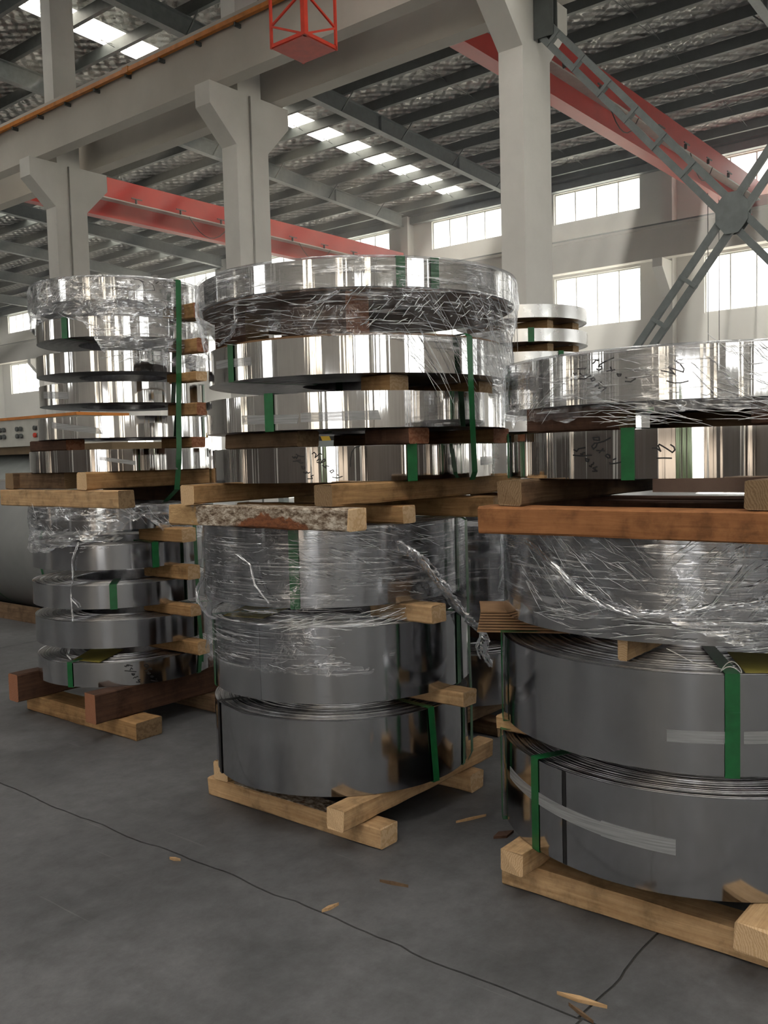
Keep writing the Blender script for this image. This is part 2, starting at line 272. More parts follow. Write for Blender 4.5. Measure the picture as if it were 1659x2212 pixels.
# ------------------------------------------------------------------ mesh helpers
def link(name, me, parent=None):
    o = bpy.data.objects.new(name, me); COL.objects.link(o)
    if parent is not None: o.parent = parent
    return o
def tag(o, label, cat, group=None, kind=None):
    o['label'] = label; o['category'] = cat
    if group: o['group'] = group
    if kind: o['kind'] = kind
    return o
def empty(name, loc=(0, 0, 0)):
    o = bpy.data.objects.new(name, None); COL.objects.link(o); o.location = loc; o.empty_display_size = 0.1
    return o
class MB:
    def __init__(s): s.v = []; s.f = []; s.mi = []; s.sm = []; s.uv = []
    def quad(s, pts, mi=0, smooth=False, uv=None):
        b = len(s.v); s.v += [tuple(p) for p in pts]; s.f.append(tuple(range(b, b + len(pts)))); s.mi.append(mi); s.sm.append(smooth)
        s.uv += list(uv) if uv else [(0, 0)] * len(pts)
    def box(s, x0, x1, y0, y1, z0, z1, mi=0):
        P = [(x0, y0, z0), (x1, y0, z0), (x1, y1, z0), (x0, y1, z0), (x0, y0, z1), (x1, y0, z1), (x1, y1, z1), (x0, y1, z1)]
        for q in ((3, 2, 1, 0), (4, 5, 6, 7), (0, 1, 5, 4), (1, 2, 6, 5), (2, 3, 7, 6), (3, 0, 4, 7)): s.quad([P[i] for i in q], mi)
    def bar(s, a, b, w, h, up=(0, 0, 1), mi=0):
        a = Vector(a); b = Vector(b); d = (b - a).normalized(); u = Vector(up); sd = d.cross(u)
        if sd.length < 1e-4: sd = d.cross(Vector((1, 0, 0)))
        sd.normalize(); u = sd.cross(d).normalized()
        c = [(-w / 2, -h / 2), (w / 2, -h / 2), (w / 2, h / 2), (-w / 2, h / 2)]
        A = [a + sd * i + u * j for i, j in c]; B = [b + sd * i + u * j for i, j in c]
        s.quad(A[::-1], mi); s.quad(B, mi)
        for i in range(4): s.quad([A[i], A[(i + 1) % 4], B[(i + 1) % 4], B[i]], mi)
    def tube(s, pts, r, n=8, mi=0, cap=True, smooth=True):
        pts = [Vector(p) for p in pts]; rings = []; prev = None
        for i, p in enumerate(pts):
            d = (pts[min(i + 1, len(pts) - 1)] - pts[max(i - 1, 0)]).normalized()
            ref = prev if prev is not None else (Vector((0, 0, 1)) if abs(d.z) < 0.9 else Vector((1, 0, 0)))
            a = (ref - d * ref.dot(d)); a = a.normalized() if a.length > 1e-5 else d.orthogonal().normalized()
            b = d.cross(a); prev = a; rr = r[i] if isinstance(r, (list, tuple)) else r
            rings.append([p + a * rr * math.cos(2 * math.pi * k / n) + b * rr * math.sin(2 * math.pi * k / n) for k in range(n)])
        for i in range(len(rings) - 1):
            for k in range(n): s.quad([rings[i][k], rings[i][(k + 1) % n], rings[i + 1][(k + 1) % n], rings[i + 1][k]], mi, smooth)
        if cap: s.quad(rings[0][::-1], mi); s.quad(rings[-1], mi)
    def prism(s, poly, axis, a, b, mi=0):
        def P(u, v, w): return {'x': (w, u, v), 'y': (u, w, v), 'z': (u, v, w)}[axis]
        A = [P(u, v, a) for u, v in poly]; B = [P(u, v, b) for u, v in poly]
        s.quad(A[::-1], mi); s.quad(B, mi); n = len(poly)
        for i in range(n): s.quad([A[i], A[(i + 1) % n], B[(i + 1) % n], B[i]], mi)
    def build(s, name, mats, parent=None, merge=True, fix=True):
        import bmesh
        me = bpy.data.meshes.new(name); me.from_pydata(s.v, [], s.f)
        if not isinstance(mats, (list, tuple)): mats = [mats]
        for m_ in mats: me.materials.append(m_)
        me.polygons.foreach_set('material_index', s.mi); me.polygons.foreach_set('use_smooth', s.sm)
        ul = me.uv_layers.new(name='UVMap'); flat = [c for p in s.uv for c in p]; ul.data.foreach_set('uv', flat)
        if merge or fix:
            bm = bmesh.new(); bm.from_mesh(me)
            if merge: bmesh.ops.remove_doubles(bm, verts=bm.verts, dist=1e-5)
            if fix: bmesh.ops.recalc_face_normals(bm, faces=bm.faces)
            bm.to_mesh(me); bm.free()
        me.update(); return link(name, me, parent)
def boxobj(name, mat, dims, parent=None):
    b = MB(); b.box(*dims); return b.build(name, mat, parent)
def timber(name, x0, x1, y0, y1, z0, z1, axis, mat, end, parent=None, ch=0.006, seed=0, rough=0.003, bow=0.0):
    """sawn beam: chamfered section swept along its length, slightly wavy"""
    rnd = random.Random(seed * 131 + int(x0 * 1000) + int(y0 * 777) + int(z0 * 555)); b = MB(); n = 10
    L0, L1 = (x0, x1) if axis == 'x' else (y0, y1); U0, U1 = (y0, y1) if axis == 'x' else (x0, x1)
    sec = [(U0 + ch, z0), (U1 - ch, z0), (U1, z0 + ch), (U1, z1 - ch), (U1 - ch, z1), (U0 + ch, z1), (U0, z1 - ch), (U0, z0 + ch)]
    rings = []
    ph = rnd.random() * 6
    for i in range(n + 1):
        t = i / n; l = L0 + (L1 - L0) * t; ring = []
        for k, (u, z) in enumerate(sec):
            du = rnd.uniform(-rough, rough); dz = rnd.uniform(-rough, 0) if z > (z0 + z1) / 2 else rnd.uniform(0, rough)
            off = bow * math.sin(math.pi * t)
            ll = l + (rnd.uniform(-rough, rough) if i in (0, n) else 0)
            ring.append((ll, u + du + off, z + dz) if axis == 'x' else (u + du + off, ll, z + dz))
        rings.append(ring)
    for i in range(n):
        for k in range(8): b.quad([rings[i][k], rings[i][(k + 1) % 8], rings[i + 1][(k + 1) % 8], rings[i + 1][k]], 0)
    b.quad(rings[0][::-1], 1); b.quad(rings[-1], 1)
    return b.build(name, [mat, end], parent)

# ------------------------------------------------------------------ the hall
XW = 33.2; XN = -10.0; YS, YN = -14.0, 63.0
def roof_z(x): return 13.36 - 0.047 * abs(x - 12.08)
def wall_mesh(name, const, axis, u0, u1, z0, z1, holes, th, mat):
    us = sorted({u0, u1, *[h[0] for h in holes], *[h[1] for h in holes]}); zs = sorted({z0, z1, *[h[2] for h in holes], *[h[3] for h in holes]})
    us = [u for u in us if u0 <= u <= u1]; zs = [z for z in zs if z0 <= z <= z1]
    def solid(i, j):
        if i < 0 or j < 0 or i >= len(us) - 1 or j >= len(zs) - 1: return False
        u = (us[i] + us[i + 1]) / 2; z = (zs[j] + zs[j + 1]) / 2
        return not any(h[0] < u < h[1] and h[2] < z < h[3] for h in holes)
    b = MB(); P = (lambda u, z, w: (w, u, z)) if axis == 'x' else (lambda u, z, w: (u, w, z))
    for i in range(len(us) - 1):
        for j in range(len(zs) - 1):
            if not solid(i, j): continue
            a0, a1, c0, c1 = us[i], us[i + 1], zs[j], zs[j + 1]
            for w in (const, const + th): b.quad([P(a0, c0, w), P(a1, c0, w), P(a1, c1, w), P(a0, c1, w)])
            for (di, dj, e) in ((-1, 0, (a0, c0, a0, c1)), (1, 0, (a1, c0, a1, c1)), (0, -1, (a0, c0, a1, c0)), (0, 1, (a0, c1, a1, c1))):
                if not solid(i + di, j + dj): b.quad([P(e[0], e[1], const), P(e[2], e[3], const), P(e[2], e[3], const + th), P(e[0], e[1], const + th)])
    return b.build(name, mat)
bays = [3.88 + 6 * k for k in range(-2, 10)]
far_up = [(c - 1.8, c + 1.8, 10.45, 11.66) for c in bays]; far_lo = [(c - 1.8, c + 1.8, 6.30, 8.33) for c in bays]
far_gr = [(c - 1.8, c + 1.8, 1.2, 3.6) for c in bays]
wall = wall_mesh('wall_far', XW, 'x', YS, YN, 0, 13.0, far_up + far_lo + far_gr, 0.25, M['paint'])
tag(wall, 'pale plastered far wall with rows of bright windows', 'wall', kind='structure')
near_up = [(c - 1.8, c + 1.8, 9.6, 11.4) for c in bays[1::2]]; near_lo = [(-12.5, -8.5, 3.0, 5.6), (-4.8, -1.6, 0.0, 3.0), (8.7, 11.1, 3.0, 5.6), (20.1, 23.7, 3.0, 5.6), (32.1, 35.7, 3.0, 5.6)]
wall = wall_mesh('wall_near', XN - 0.25, 'x', YS, YN, 0, 13.0, near_up + near_lo, 0.25, M['dado'])
tag(wall, 'plastered wall behind the camera with tall windows', 'wall', kind='structure')
s_lo = [(-9.4, -5.8, 2.6, 5.6), (-1.4, 2.8, 2.9, 5.8), (5.0, 7.4, 1.1, 3.2), (14, 18, 2.6, 5.6), (20, 25, 0.0, 5.2), (27, 31, 2.6, 5.6)]
wall = wall_mesh('wall_south', YS - 0.25, 'y', XN - 0.25, XW + 0.25, 0, 13.5, s_lo, 0.25, M['dado'])
tag(wall, 'plastered end wall with open truck doors behind the camera', 'wall', kind='structure')
wall = wall_mesh('wall_north', YN, 'y', XN - 0.25, XW + 0.25, 0, 13.5, [], 0.25, M['paint'])
tag(wall, 'plain plastered wall closing the far end of the hall', 'wall', kind='structure')

win_no = [0]
def window(axis, const, u0, u1, z0, z1, nu, nz, label, flip=1, panes=True, fr=0.05):
    win_no[0] += 1; e = empty('window_%d' % win_no[0], (const, (u0 + u1) / 2, z0) if axis == 'x' else ((u0 + u1) / 2, const, z0))
    tag(e, label, 'window', kind='structure'); off = e.location
    def B(b, a0, a1, c0, c1, d0, d1):
        dims = (const + d0, const + d1, a0, a1, c0, c1) if axis == 'x' else (a0, a1, const + d0, const + d1, c0, c1)
        b.box(dims[0] - off.x, dims[1] - off.x, dims[2] - off.y, dims[3] - off.y, dims[4] - off.z, dims[5] - off.z)
    b = MB()
    for a in ((u0, u1, z0, z0 + fr), (u0, u1, z1 - fr, z1), (u0, u0 + fr, z0 + fr, z1 - fr), (u1 - fr, u1, z0 + fr, z1 - fr)): B(b, *a, 0.08, 0.16)
    fo = b.build('frame', M['frame'], e)
    for i in range(1, nu):
        b = MB(); u = u0 + (u1 - u0) * i / nu; B(b, u - 0.02, u + 0.02, z0 + fr, z1 - fr, 0.09, 0.15); b.build('mullion', M['frame'], fo)
    for j in range(1, nz):
        b = MB(); z = z0 + (z1 - z0) * j / nz; B(b, u0 + fr, u1 - fr, z - 0.02, z + 0.02, 0.09, 0.15); b.build('transom', M['frame'], fo)
    for i in range(nu):
        a0 = u0 + (u1 - u0) * i / nu; a1 = u0 + (u1 - u0) * (i + 1) / nu
        b = MB(); B(b, a0 + 0.02, a1 - 0.02, z0 + 0.03, z1 - 0.03, 0.118, 0.122); b.build('pane', M['glass'], e)
    return e
def ordinal(k): return ['first', 'second', 'third', 'fourth', 'fifth', 'sixth', 'seventh', 'eighth', 'ninth', 'tenth', 'eleventh', 'twelfth'][k]
for k, c in enumerate(bays):
    window('x', XW, c - 1.8, c + 1.8, 10.45, 11.66, 4, 1, 'bright high window under the eaves, %s along the far wall' % ordinal(k))
    window('x', XW, c - 1.8, c + 1.8, 6.30, 8.33, 4, 1, 'bright barred window below the crane rail, %s along the far wall' % ordinal(k))
    window('x', XW, c - 1.8, c + 1.8, 1.2, 3.6, 4, 1, 'low window near the ground, %s along the far wall' % ordinal(k))
for k, h in enumerate(near_up): window('x', XN - 0.25, *h, 4, 1, 'high window behind the camera, %s along the near wall' % ordinal(k))
for k, h in enumerate(near_lo):
    if h[2] > 0: window('x', XN - 0.25, *h, 4, 2, 'tall window behind the camera, %s along the near wall' % ordinal(k))
for k, h in enumerate(s_lo):
    if h[2] > 0: window('y', YS - 0.25, h[0], h[1], h[2], h[3], 4, 2, 'window in the end wall behind the camera, %s from the near corner' % ordinal(k))

# floor: base with slabs separated by ragged joints
fl = boxobj('floor', M['joint'], (XN, XW, YS, YN, -0.30, -0.005)); tag(fl, 'dark grey worn concrete floor with ragged slab joints', 'floor', kind='structure')
xs = [XN, -3.9, 2.10, 8.1, 14.1, 20.1, 26.1, XW]; ys = [YS, -10.9, -4.93, 1.07, 7.07, 13.07, 19.07, 25.07, 37.07, 49.07, YN]
def rag(a, b, c, horiz, seed):
    """points along a joint edge, finely wandering"""
    n = 130 if abs(b - a) < 7 else 12
    return [(a + (b - a) * i / n, c + 0.03 * noise.noise((a * 3 + (b - a) * i / n * 2.3, seed, 0)) + 0.009 * noise.noise((seed, (a + (b - a) * i / n) * 11, 3)) + 0.014 * noise.noise((seed + 4, (a + (b - a) * i / n) * 3.7, 8))) for i in range(n + 1)]
for i in range(len(xs) - 1):
    for j in range(len(ys) - 1):
        g = 0.004; x0, x1, y0, y1 = xs[i], xs[i + 1], ys[j], ys[j + 1]
        S_ = rag(x0, x1, y0, True, j * 7 + .5); E_ = rag(y0, y1, x1, False, (i + 1) * 13 + .2); N_ = rag(x0, x1, y1, True, (j + 1) * 7 + .5); W_ = rag(y0, y1, x0, False, i * 13 + .2)
        cut = lambda L_: L_[3:-3]
        poly = [(W_[0][1] + g, S_[0][1] + g)] + [(u, v + g) for u, v in cut(S_)] + [(E_[0][1] - g, S_[-1][1] + g)] + [(v - g, u) for u, v in cut(E_)]
        poly += [(E_[-1][1] - g, N_[-1][1] - g)] + [(u, v - g) for u, v in cut(N_)][::-1] + [(W_[-1][1] + g, N_[0][1] - g)] + [(v + g, u) for u, v in cut(W_)][::-1]
        cx, cyy = (x0 + x1) / 2, (y0 + y1) / 2
        me = bpy.data.meshes.new('slab'); n = len(poly)
        V = [(x, y, 0.0) for x, y in poly] + [(x, y, -0.006) for x, y in poly]
        me.from_pydata(V, [], [tuple(range(n))] + [(k, k + n, (k + 1) % n + n, (k + 1) % n) for k in range(n)]); me.materials.append(M['floor']); me.update()
        link('slab', me, fl)
gr = boxobj('ground', M['ground'], (-80, 110, -90, 140, -0.5, -0.31)); tag(gr, 'concrete yard outside the hall', 'ground', kind='structure')

# ceiling: foil-lined deck with skylight slots, rafters, purlins
strips = [(21.35, 22.4), (38.4, 39.5)]; near_strips = [(-8.9, -7.3), (-2.9, -1.3), (3.1, 4.7), (21.35, 22.4), (38.4, 39.5)]  # first three near slots are unseen extras, added to brighten the foreground
purl_far = [12.75 + 1.5 * k for k in range(14)]; purl_near = [-9.6 + 1.53 * k for k in range(14)]
b = MB()
def deck(x0, x1, cuts, xa, xb):
    y = YS
    for c0, c1 in cuts + [(YN, YN)]:
        b.quad([(x0, y, roof_z(x0)), (x1, y, roof_z(x1)), (x1, c0, roof_z(x1)), (x0, c0, roof_z(x0))])
        if c1 > c0:
            b.quad([(x0, c0, roof_z(x0)), (xa, c0, roof_z(xa)), (xa, c1, roof_z(xa)), (x0, c1, roof_z(x0))])
            b.quad([(xb, c0, roof_z(xb)), (x1, c0, roof_z(x1)), (x1, c1, roof_z(x1)), (xb, c1, roof_z(xb))])
        y = c1
deck(12.08, XW + 0.3, strips, 12.75, 32.4); deck(XN - 0.3, 12.08, near_strips, -8.0, 11.2)
ceil = b.build('ceiling', M['foil'], fix=False); tag(ceil, 'silver quilted foil roof lining over dark purlins and rafters', 'ceiling', kind='structure')
def purlin(x):
    z = roof_z(x); bb = MB(); bb.box(x - 0.035, x + 0.035, YS, YN, z - 0.31, z - 0.02); bb.box(x - 0.035, x + 0.09, YS, YN, z - 0.33, z - 0.31)
    return bb.build('purlin', M['dark_steel'], ceil)
for x in purl_far + purl_near: purlin(x)
def rafter(y, xa, xb):
    bb = MB(); n = 8
    for w, t0, t1 in ((0.12, 0.33, 0.35), (0.012, 0.35, 0.83), (0.12, 0.83, 0.85)):
        P = []
        for x in (xa, xb):
            z = roof_z(x); P.append([(x, y - w, z - t1), (x, y + w, z - t1), (x, y + w, z - t0), (x, y - w, z - t0)])
        for k in range(4): bb.quad([P[0][k], P[0][(k + 1) % 4], P[1][(k + 1) % 4], P[1][k]])
        bb.quad(P[0][::-1]); bb.quad(P[1])
    bb.build('rafter', M['grey_steel'], ceil)
raf = [0.88 + 6 * k for k in range(-2, 11)]
for y in raf: rafter(y, 12.5, 32.6); rafter(y, -9.4, 11.7)
for y in raf[2:8]:                                     # flange stays and stiffeners
    for k, x in enumerate(purl_far):
        if k % 2 == 0:
            z = roof_z(x)
            for sgn in (-1, 1):
                bb = MB(); bb.bar((x, y + sgn * 0.05, z - 0.80), (x, y + sgn * 0.62, z - 0.26), 0.035, 0.035); bb.build('flange_stay', M['dark_steel'], ceil)
        if k in (3, 7, 10):
            bb = MB(); z = roof_z(x + .4); bb.box(x + .39, x + .41, y - 0.11, y + 0.11, z - 0.83, z - 0.31); bb.build('stiffener', M['grey_steel'], ceil)
for y in raf[1:6]:                                     # sag rods, mid-bay
    for i in range(len(purl_far) - 1):
        xa, xb = purl_far[i], purl_far[i + 1]; bb = MB()
        bb.tube([(xa, y + 2.95, roof_z(xa) - 0.10), (xb, y + 3.0, roof_z(xb) - 0.22)], 0.009, 5); bb.tube([(xa, y + 3.15, roof_z(xa) - 0.22), (xb, y + 3.1, roof_z(xb) - 0.10)], 0.009, 5)
        bb.build('sag_rod', M['dark_steel'], ceil)
for (c0, c1) in strips:
    for i in range(len(purl_far) - 1):
        xa, xb = purl_far[i] + 0.03, purl_far[i + 1] - 0.03
        if xb > 32.4: continue
        bb = MB(); bb.quad([(xa, c0, roof_z(xa) + .02), (xb, c0, roof_z(xb) + .02), (xb, c1, roof_z(xb) + .02), (xa, c1, roof_z(xa) + .02)])
        bb.quad([(xa, c0, roof_z(xa) + .024), (xb, c0, roof_z(xb) + .024), (xb, c1, roof_z(xb) + .024), (xa, c1, roof_z(xa) + .024)])
        bb.build('skylight_pane', M['skylight'], ceil)
for (c0, c1) in near_strips:
    for i in range(len(purl_near) - 1):
        xa, xb = purl_near[i] + 0.03, purl_near[i + 1] - 0.03
        if xa < -8.2 or xb > 11.2: continue
        bb = MB(); bb.quad([(xa, c0, roof_z(xa) + .02), (xb, c0, roof_z(xb) + .02), (xb, c1, roof_z(xb) + .02), (xa, c1, roof_z(xa) + .02)])
        bb.build('skylight_pane', M['skylight'], ceil)
for k, (dz, dx, mt) in enumerate(((0.0, 0.0, 'dark_steel'), (0.34, 0.14, 'grey_steel'))):
    o = boxobj('trim_%d' % (k + 1), M[mt], (XW - 0.42 + dx, XW - 0.02, YS + 0.1, YN - 0.1, 12.02 - dz, 12.30 - dz)); tag(o, ['dark steel eaves channel along the top of the far wall', 'grey steel eaves strut just under the eaves channel'][k], 'trim', kind='structure')

# pillars of the middle row, with corbels, and the two runway beams they carry
prof = [(11.68, 0.0), (12.48, 0.0), (12.48, 7.26), (13.05, 7.85), (13.05, 8.23), (12.36, 8.23), (12.36, 13.1), (11.75, 13.1), (11.75, 8.23), (11.08, 8.23), (11.08, 7.83), (11.68, 7.25)]
def pillar(y, label):
    e = empty('pillar', (12.08, y + 0.2, 0)); tag(e, label, 'pillar', kind='structure')
    def loc(bb, nm, mt): 
        o = bb.build(nm, mt, e); o.location = (-12.08, -(y + 0.2), 0); return o
    bb = MB(); bb.box(11.68, 12.48, y, y + 0.4, 0, 7.255); loc(bb, 'shaft', M['col'])
    bb = MB(); bb.prism([(11.68, 7.255), (12.48, 7.255), (13.05, 7.85), (13.05, 8.23), (11.08, 8.23), (11.08, 7.83)], 'y', y, y + 0.4); loc(bb, 'corbel', M['col'])
    bb = MB(); bb.box(11.76, 12.34, y + 0.01, y + 0.39, 8.23, 12.6); loc(bb, 'upper_post', M['col'])
    return e, loc
plab = {6.68: 'pale concrete pillar carrying the diagonal brace, between the far stack and windows', 12.68: 'pale concrete pillar behind the middle coil stack with conduit up its side', 18.68: 'pale concrete pillar rising behind the left coil stack', 0.68: 'pale concrete pillar just outside the picture at the brace foot', 24.68: 'pale concrete pillar just outside the picture past the left stack', -5.32: 'pale concrete pillar behind the camera in the middle row'}
for y in (0.68, 6.68, 12.68, 18.68, 24.68, -5.32):
    e, loc = pillar(y, plab[y])
    if y in (12.68, 18.68):
        bb = MB(); bb.tube([(12.03, y - 0.015, z) for z in (0.5, 3, 6, 8.2)], 0.018, 8); loc(bb, 'conduit', M['pipe'])
    if y == 12.68:
        bb = MB(); bb.box(12.12, 12.2, y - 0.06, y, 4.02, 4.16); loc(bb, 'junction_box', M['pipe'])
        bb = MB(); bb.tube([(12.16, y - 0.03, 4.1), (11.95, y - 0.03, 4.22), (11.7, y - 0.03, 4.25), (11.66, y + 0.1, 4.28), (11.64, y + 0.22, 4.18), (11.64, y + 0.38, 4.0), (11.66, y + 0.5, 3.6)], 0.018, 6); loc(bb, 'cable', M['pipe'])
        bb = MB(); bb.tube([(12.16, y - 0.03, 4.05), (11.95, y - 0.03, 4.1), (11.86, y - 0.03, 4.0), (11.85, y - 0.03, 3.5)], 0.016, 6); loc(bb, 'cable', M['pipe'])
def runway(name, x0, x1, lab, flx0, flx1):
    bb = MB(); bb.box(x0, x1, YS, YN, 8.235, 9.10); bb.box(flx0, flx1, YS, YN, 9.10, 9.22); bb.box((x0 + x1) / 2 - 0.05, (x0 + x1) / 2 + 0.05, YS, YN, 9.22, 9.34)
    o = bb.build(name, M['beam']); tag(o, lab, 'beam', kind='structure'); return o
runway('beam', 11.24, 11.54, 'near concrete crane beam on the pillar corbels with an orange bar', 11.16, 11.62)
runway('beam', 12.58, 12.90, 'far concrete crane beam running behind the near one', 12.50, 12.98)
# busbar
e = empty('busbar', (11.12, 20, 9.05)); tag(e, 'orange power bar clipped along the top edge of the near crane beam', 'busbar')
bb = MB(); bb.box(-0.05, 0.03, -34, 36, -0.035, 0.045); bb.build('bar', M['orange'], e)
for k in range(26):
    y = -8 + k * 1.05; bb = MB(); bb.box(-0.02, 0.12, y - 0.02, y + 0.02, -0.10, -0.035); bb.build('bracket', M['dark_steel'], e)
for k in range(5):
    y = -11 + k * 6.1; bb = MB(); bb.box(-0.06, 0.05, y - 0.09, y + 0.09, -0.05, 0.065); bb.build('joint_sleeve', M['orange'], e)

# wall-side crane beam and wall pillars
o = MB(); o.box(31.9, 32.3, YS + .05, YN - .05, 8.25, 9.30); o.box(31.82, 32.38, YS + .05, YN - .05, 9.30, 9.40, 0); o.box(32.0, 32.1, YS + .05, YN - .05, 9.40, 9.50, 1)
o = o.build('beam', [M['beam'], M['dark_steel']]); tag(o, 'pale crane beam with dark rail along the far wall', 'beam', kind='structure')
for k, c in enumerate([0.88 + 6 * i for i in range(-2, 11)]):
    bb = MB(); bb.box(32.75, XW + 0.01, c - 0.2, c + 0.2, 0, 12.0); bb.prism([(32.75, 7.0), (32.75, 8.25), (31.85, 8.25), (31.85, 7.95)], 'y', c - 0.18, c + 0.18)
    o = bb.build('pillar', M['col']); tag(o, 'pale wall pillar with crane bracket, %s along the far wall' % (ordinal(k) if k < 12 else 'last'), 'pillar', kind='structure')
for k, c in enumerate([0.88 + 6 * i for i in range(-2, 11)]):
    o = boxobj('pillar', M['col'], (XN - 0.01, XN + 0.45, c - 0.2, c + 0.2, 0, 12.0)); tag(o, 'plain wall pillar behind the camera, %s along the near wall' % (ordinal(k) if k < 12 else 'last'), 'pillar', kind='structure')

# overhead cranes
def crane(y, xa, xb, label, zoff=0.0):
    e = empty('crane_girder', ((xa + xb) / 2, y, 9.0)); tag(e, label, 'crane'); ex, ey, ez = e.location
    def put(nm, mt, *boxes):
        bb = MB()
        for q in boxes: bb.box(q[0] - ex, q[1] - ex, q[2] - ey, q[3] - ey, q[4] - ez, q[5] - ez)
        return bb.build(nm, mt, e)
    def put_to(par, *a):
        o = put(*a); o.parent = par; return o
    put('box_girder', M['red'], (xa, xb, y, y + 0.5, 9.62, 10.25)); lg = put('ledge', M['pipe'], (xa, xb, y - 0.09, y + 0.59, 9.585, 9.62))
    put('lower_web', M['red'], (xa + .45, xb - .5, y + 0.2, y + 0.3, 9.10, 9.585)); put('lower_flange', M['red'], (xa + .45, xb - .5, y + 0.08, y + 0.42, 9.06, 9.10))
    for xx in (xa, xb): put('end_carriage', M['red'], (xx - 0.22, xx + 0.22, y - 0.9, y + 1.4, 9.42, 9.75))
    n = int((xb - xa) / 1.7)
    for k in range(1, n):
        x = xa + (xb - xa) * k / n; put_to(lg, 'bracket', M['dark_steel'], (x - 0.015, x + 0.015, y - 0.16, y - 0.08, 9.60, 9.74), (x - 0.2, x + 0.2, y - 0.17, y - 0.14, 9.72, 9.75))
    for k in range(n - 2):
        x = xa + (xb - xa) * (k + 1.2) / n
        pts = [(x + (xb - xa) / n * t - ex, y - 0.12 - ey, 9.58 - 0.55 * 4 * t * (1 - t) - ez) for t in [i / 8 for i in range(9)]]
        if k % 3 == 0: bb = MB(); bb.tube(pts, 0.014, 5); bb.build('cable_loop', M['black'], lg)
    return e
crane(9.42, 12.75, 32.05, 'red overhead crane girder crossing high behind the diagonal brace')
crane(24.4, 12.75, 32.05, 'red overhead crane girder crossing behind the two left pillars')
ng = crane(9.95, -9.3, 11.38, 'red overhead crane girder of the near bay above the hanging cage')
e = empty('hoist_ropes', (28.3, 9.67, 9.06)); tag(e, 'two thin dark hoist ropes hanging before the far right window', 'hoist rope')
for dx in (-.49, .49):
    bb = MB(); bb.tube([(dx, 0, 0), (dx, 0, -5.4)], 0.011, 6); bb.build('rope', M['black'], e)
bb = MB(); bb.box(-.6, .6, -.14, .14, -5.8, -5.38); bb.build('hook_block', M['hazard_y'], e)
# hanging cage (hall-aligned square platform)
e = empty('crane_cage', (10.13, 9.47, 7.5)); tag(e, 'bright red open steel cage hanging in front of the crane beam', 'crane cage'); s = 0.335
bb = MB(); bb.box(-s, s, -s, s, 0, 0.02); bb.build('floor_plate', M['cage_red'], e)
for (a, c) in (((-s, -s), (-s, s)), ((-s, s), (s, s)), ((s, s), (s, -s)), ((s, -s), (-s, -s))):
    for z in (0.035, 1.05, 1.9):
        bb = MB(); bb.bar((*a, z), (*c, z), 0.035, 0.05); bb.build('rail', M['cage_red'], e)
for (a, c, w) in ((-s, -s, 0.075), (-s, s, 0.035), (s, s, 0.035), (s, -s, 0.035)):
    bb = MB(); bb.box(a - w / 2, a + w / 2, c - w / 2, c + w / 2, 0.0, 2.1); bb.build('post', M['cage_red'], e)
for x_ in (-s, s):
    bb = MB(); bb.bar((x_, s, 2.06), (x_, s + 0.09, 2.06), 0.05, 0.05); bb.build('hanger', M['cage_red'], e)
for (a, c) in (((-s, -s), (-s, s)), ((-s, -s), (s, -s))):
    bb = MB(); bb.bar((*a, 0.62), (*c, 0.32), 0.028, 0.028); bb.build('brace', M['cage_red'], e)
    bb = MB(); bb.bar((*a, 0.02), (*c, 0.32), 0.028, 0.028); bb.build('brace', M['cage_red'], e)

# column cross-brace in the plane of the middle row
e = empty('cross_brace', (12.08, 3.88, 0)); tag(e, 'grey-green lattice cross brace between the pillars with tie plates', 'brace')
oy = 3.88
def chord(x, a, c): bb = MB(); bb.bar((x - 12.08, a[0] - oy, a[1]), (x - 12.08, c[0] - oy, c[1]), 0.09, 0.06, up=(1, 0, 0)); bb.build('chord', M['grey_steel'], e)
def offs(a, c, o):
    d = Vector((c[0] - a[0], c[1] - a[1])).normalized(); p = Vector((-d.y, d.x)) * o; return ((a[0] + p.x, a[1] + p.y), (c[0] + p.x, c[1] + p.y))
D1 = ((6.58, 7.60), (1.16, 1.31)); D2 = ((6.58, 0.90), (1.16, 7.97))
for D in (D1, D2):
    for o_ in (-0.092, 0.092): chord(12.05, *offs(*D, o_))
    (a, c) = D; n = 14; d = Vector((0, c[0] - a[0], c[1] - a[1])).normalized(); p_ = Vector((0, -d.z, d.y))
    for k in range(n):
        t = (k + 0.5) / n
        if abs(t - 0.5) < 0.05: continue
        p = Vector((-0.03, a[0] + (c[0] - a[0]) * t - oy, a[1] + (c[1] - a[1]) * t))
        bb = MB(); bb.bar(p - p_ * 0.135, p + p_ * 0.135, 0.05, 0.09, up=(1, 0, 0)); bb.build('tie_plate', M['grey_steel'], e)
for x in (-0.09, 0.03):
    pc = (3.87, 4.46)
    # octagonal node plate
    bb = MB(); bb.prism([(pc[0] - oy + 0.22 * math.cos(rad(22.5 + 45 * k)), pc[1] + 0.28 * math.sin(rad(22.5 + 45 * k))) for k in range(8)], 'x', x, x + 0.015); bb.build('node_plate', M['grey_steel'], e)
    for (yy, zz) in ((6.58, 7.72), (6.58, 1.3)):
        bb = MB(); bb.box(x, x + 0.02, yy - oy - 0.22, yy - oy + 0.09, zz - 0.3, zz + 0.3); bb.build('end_plate', M['dark_steel'], e)

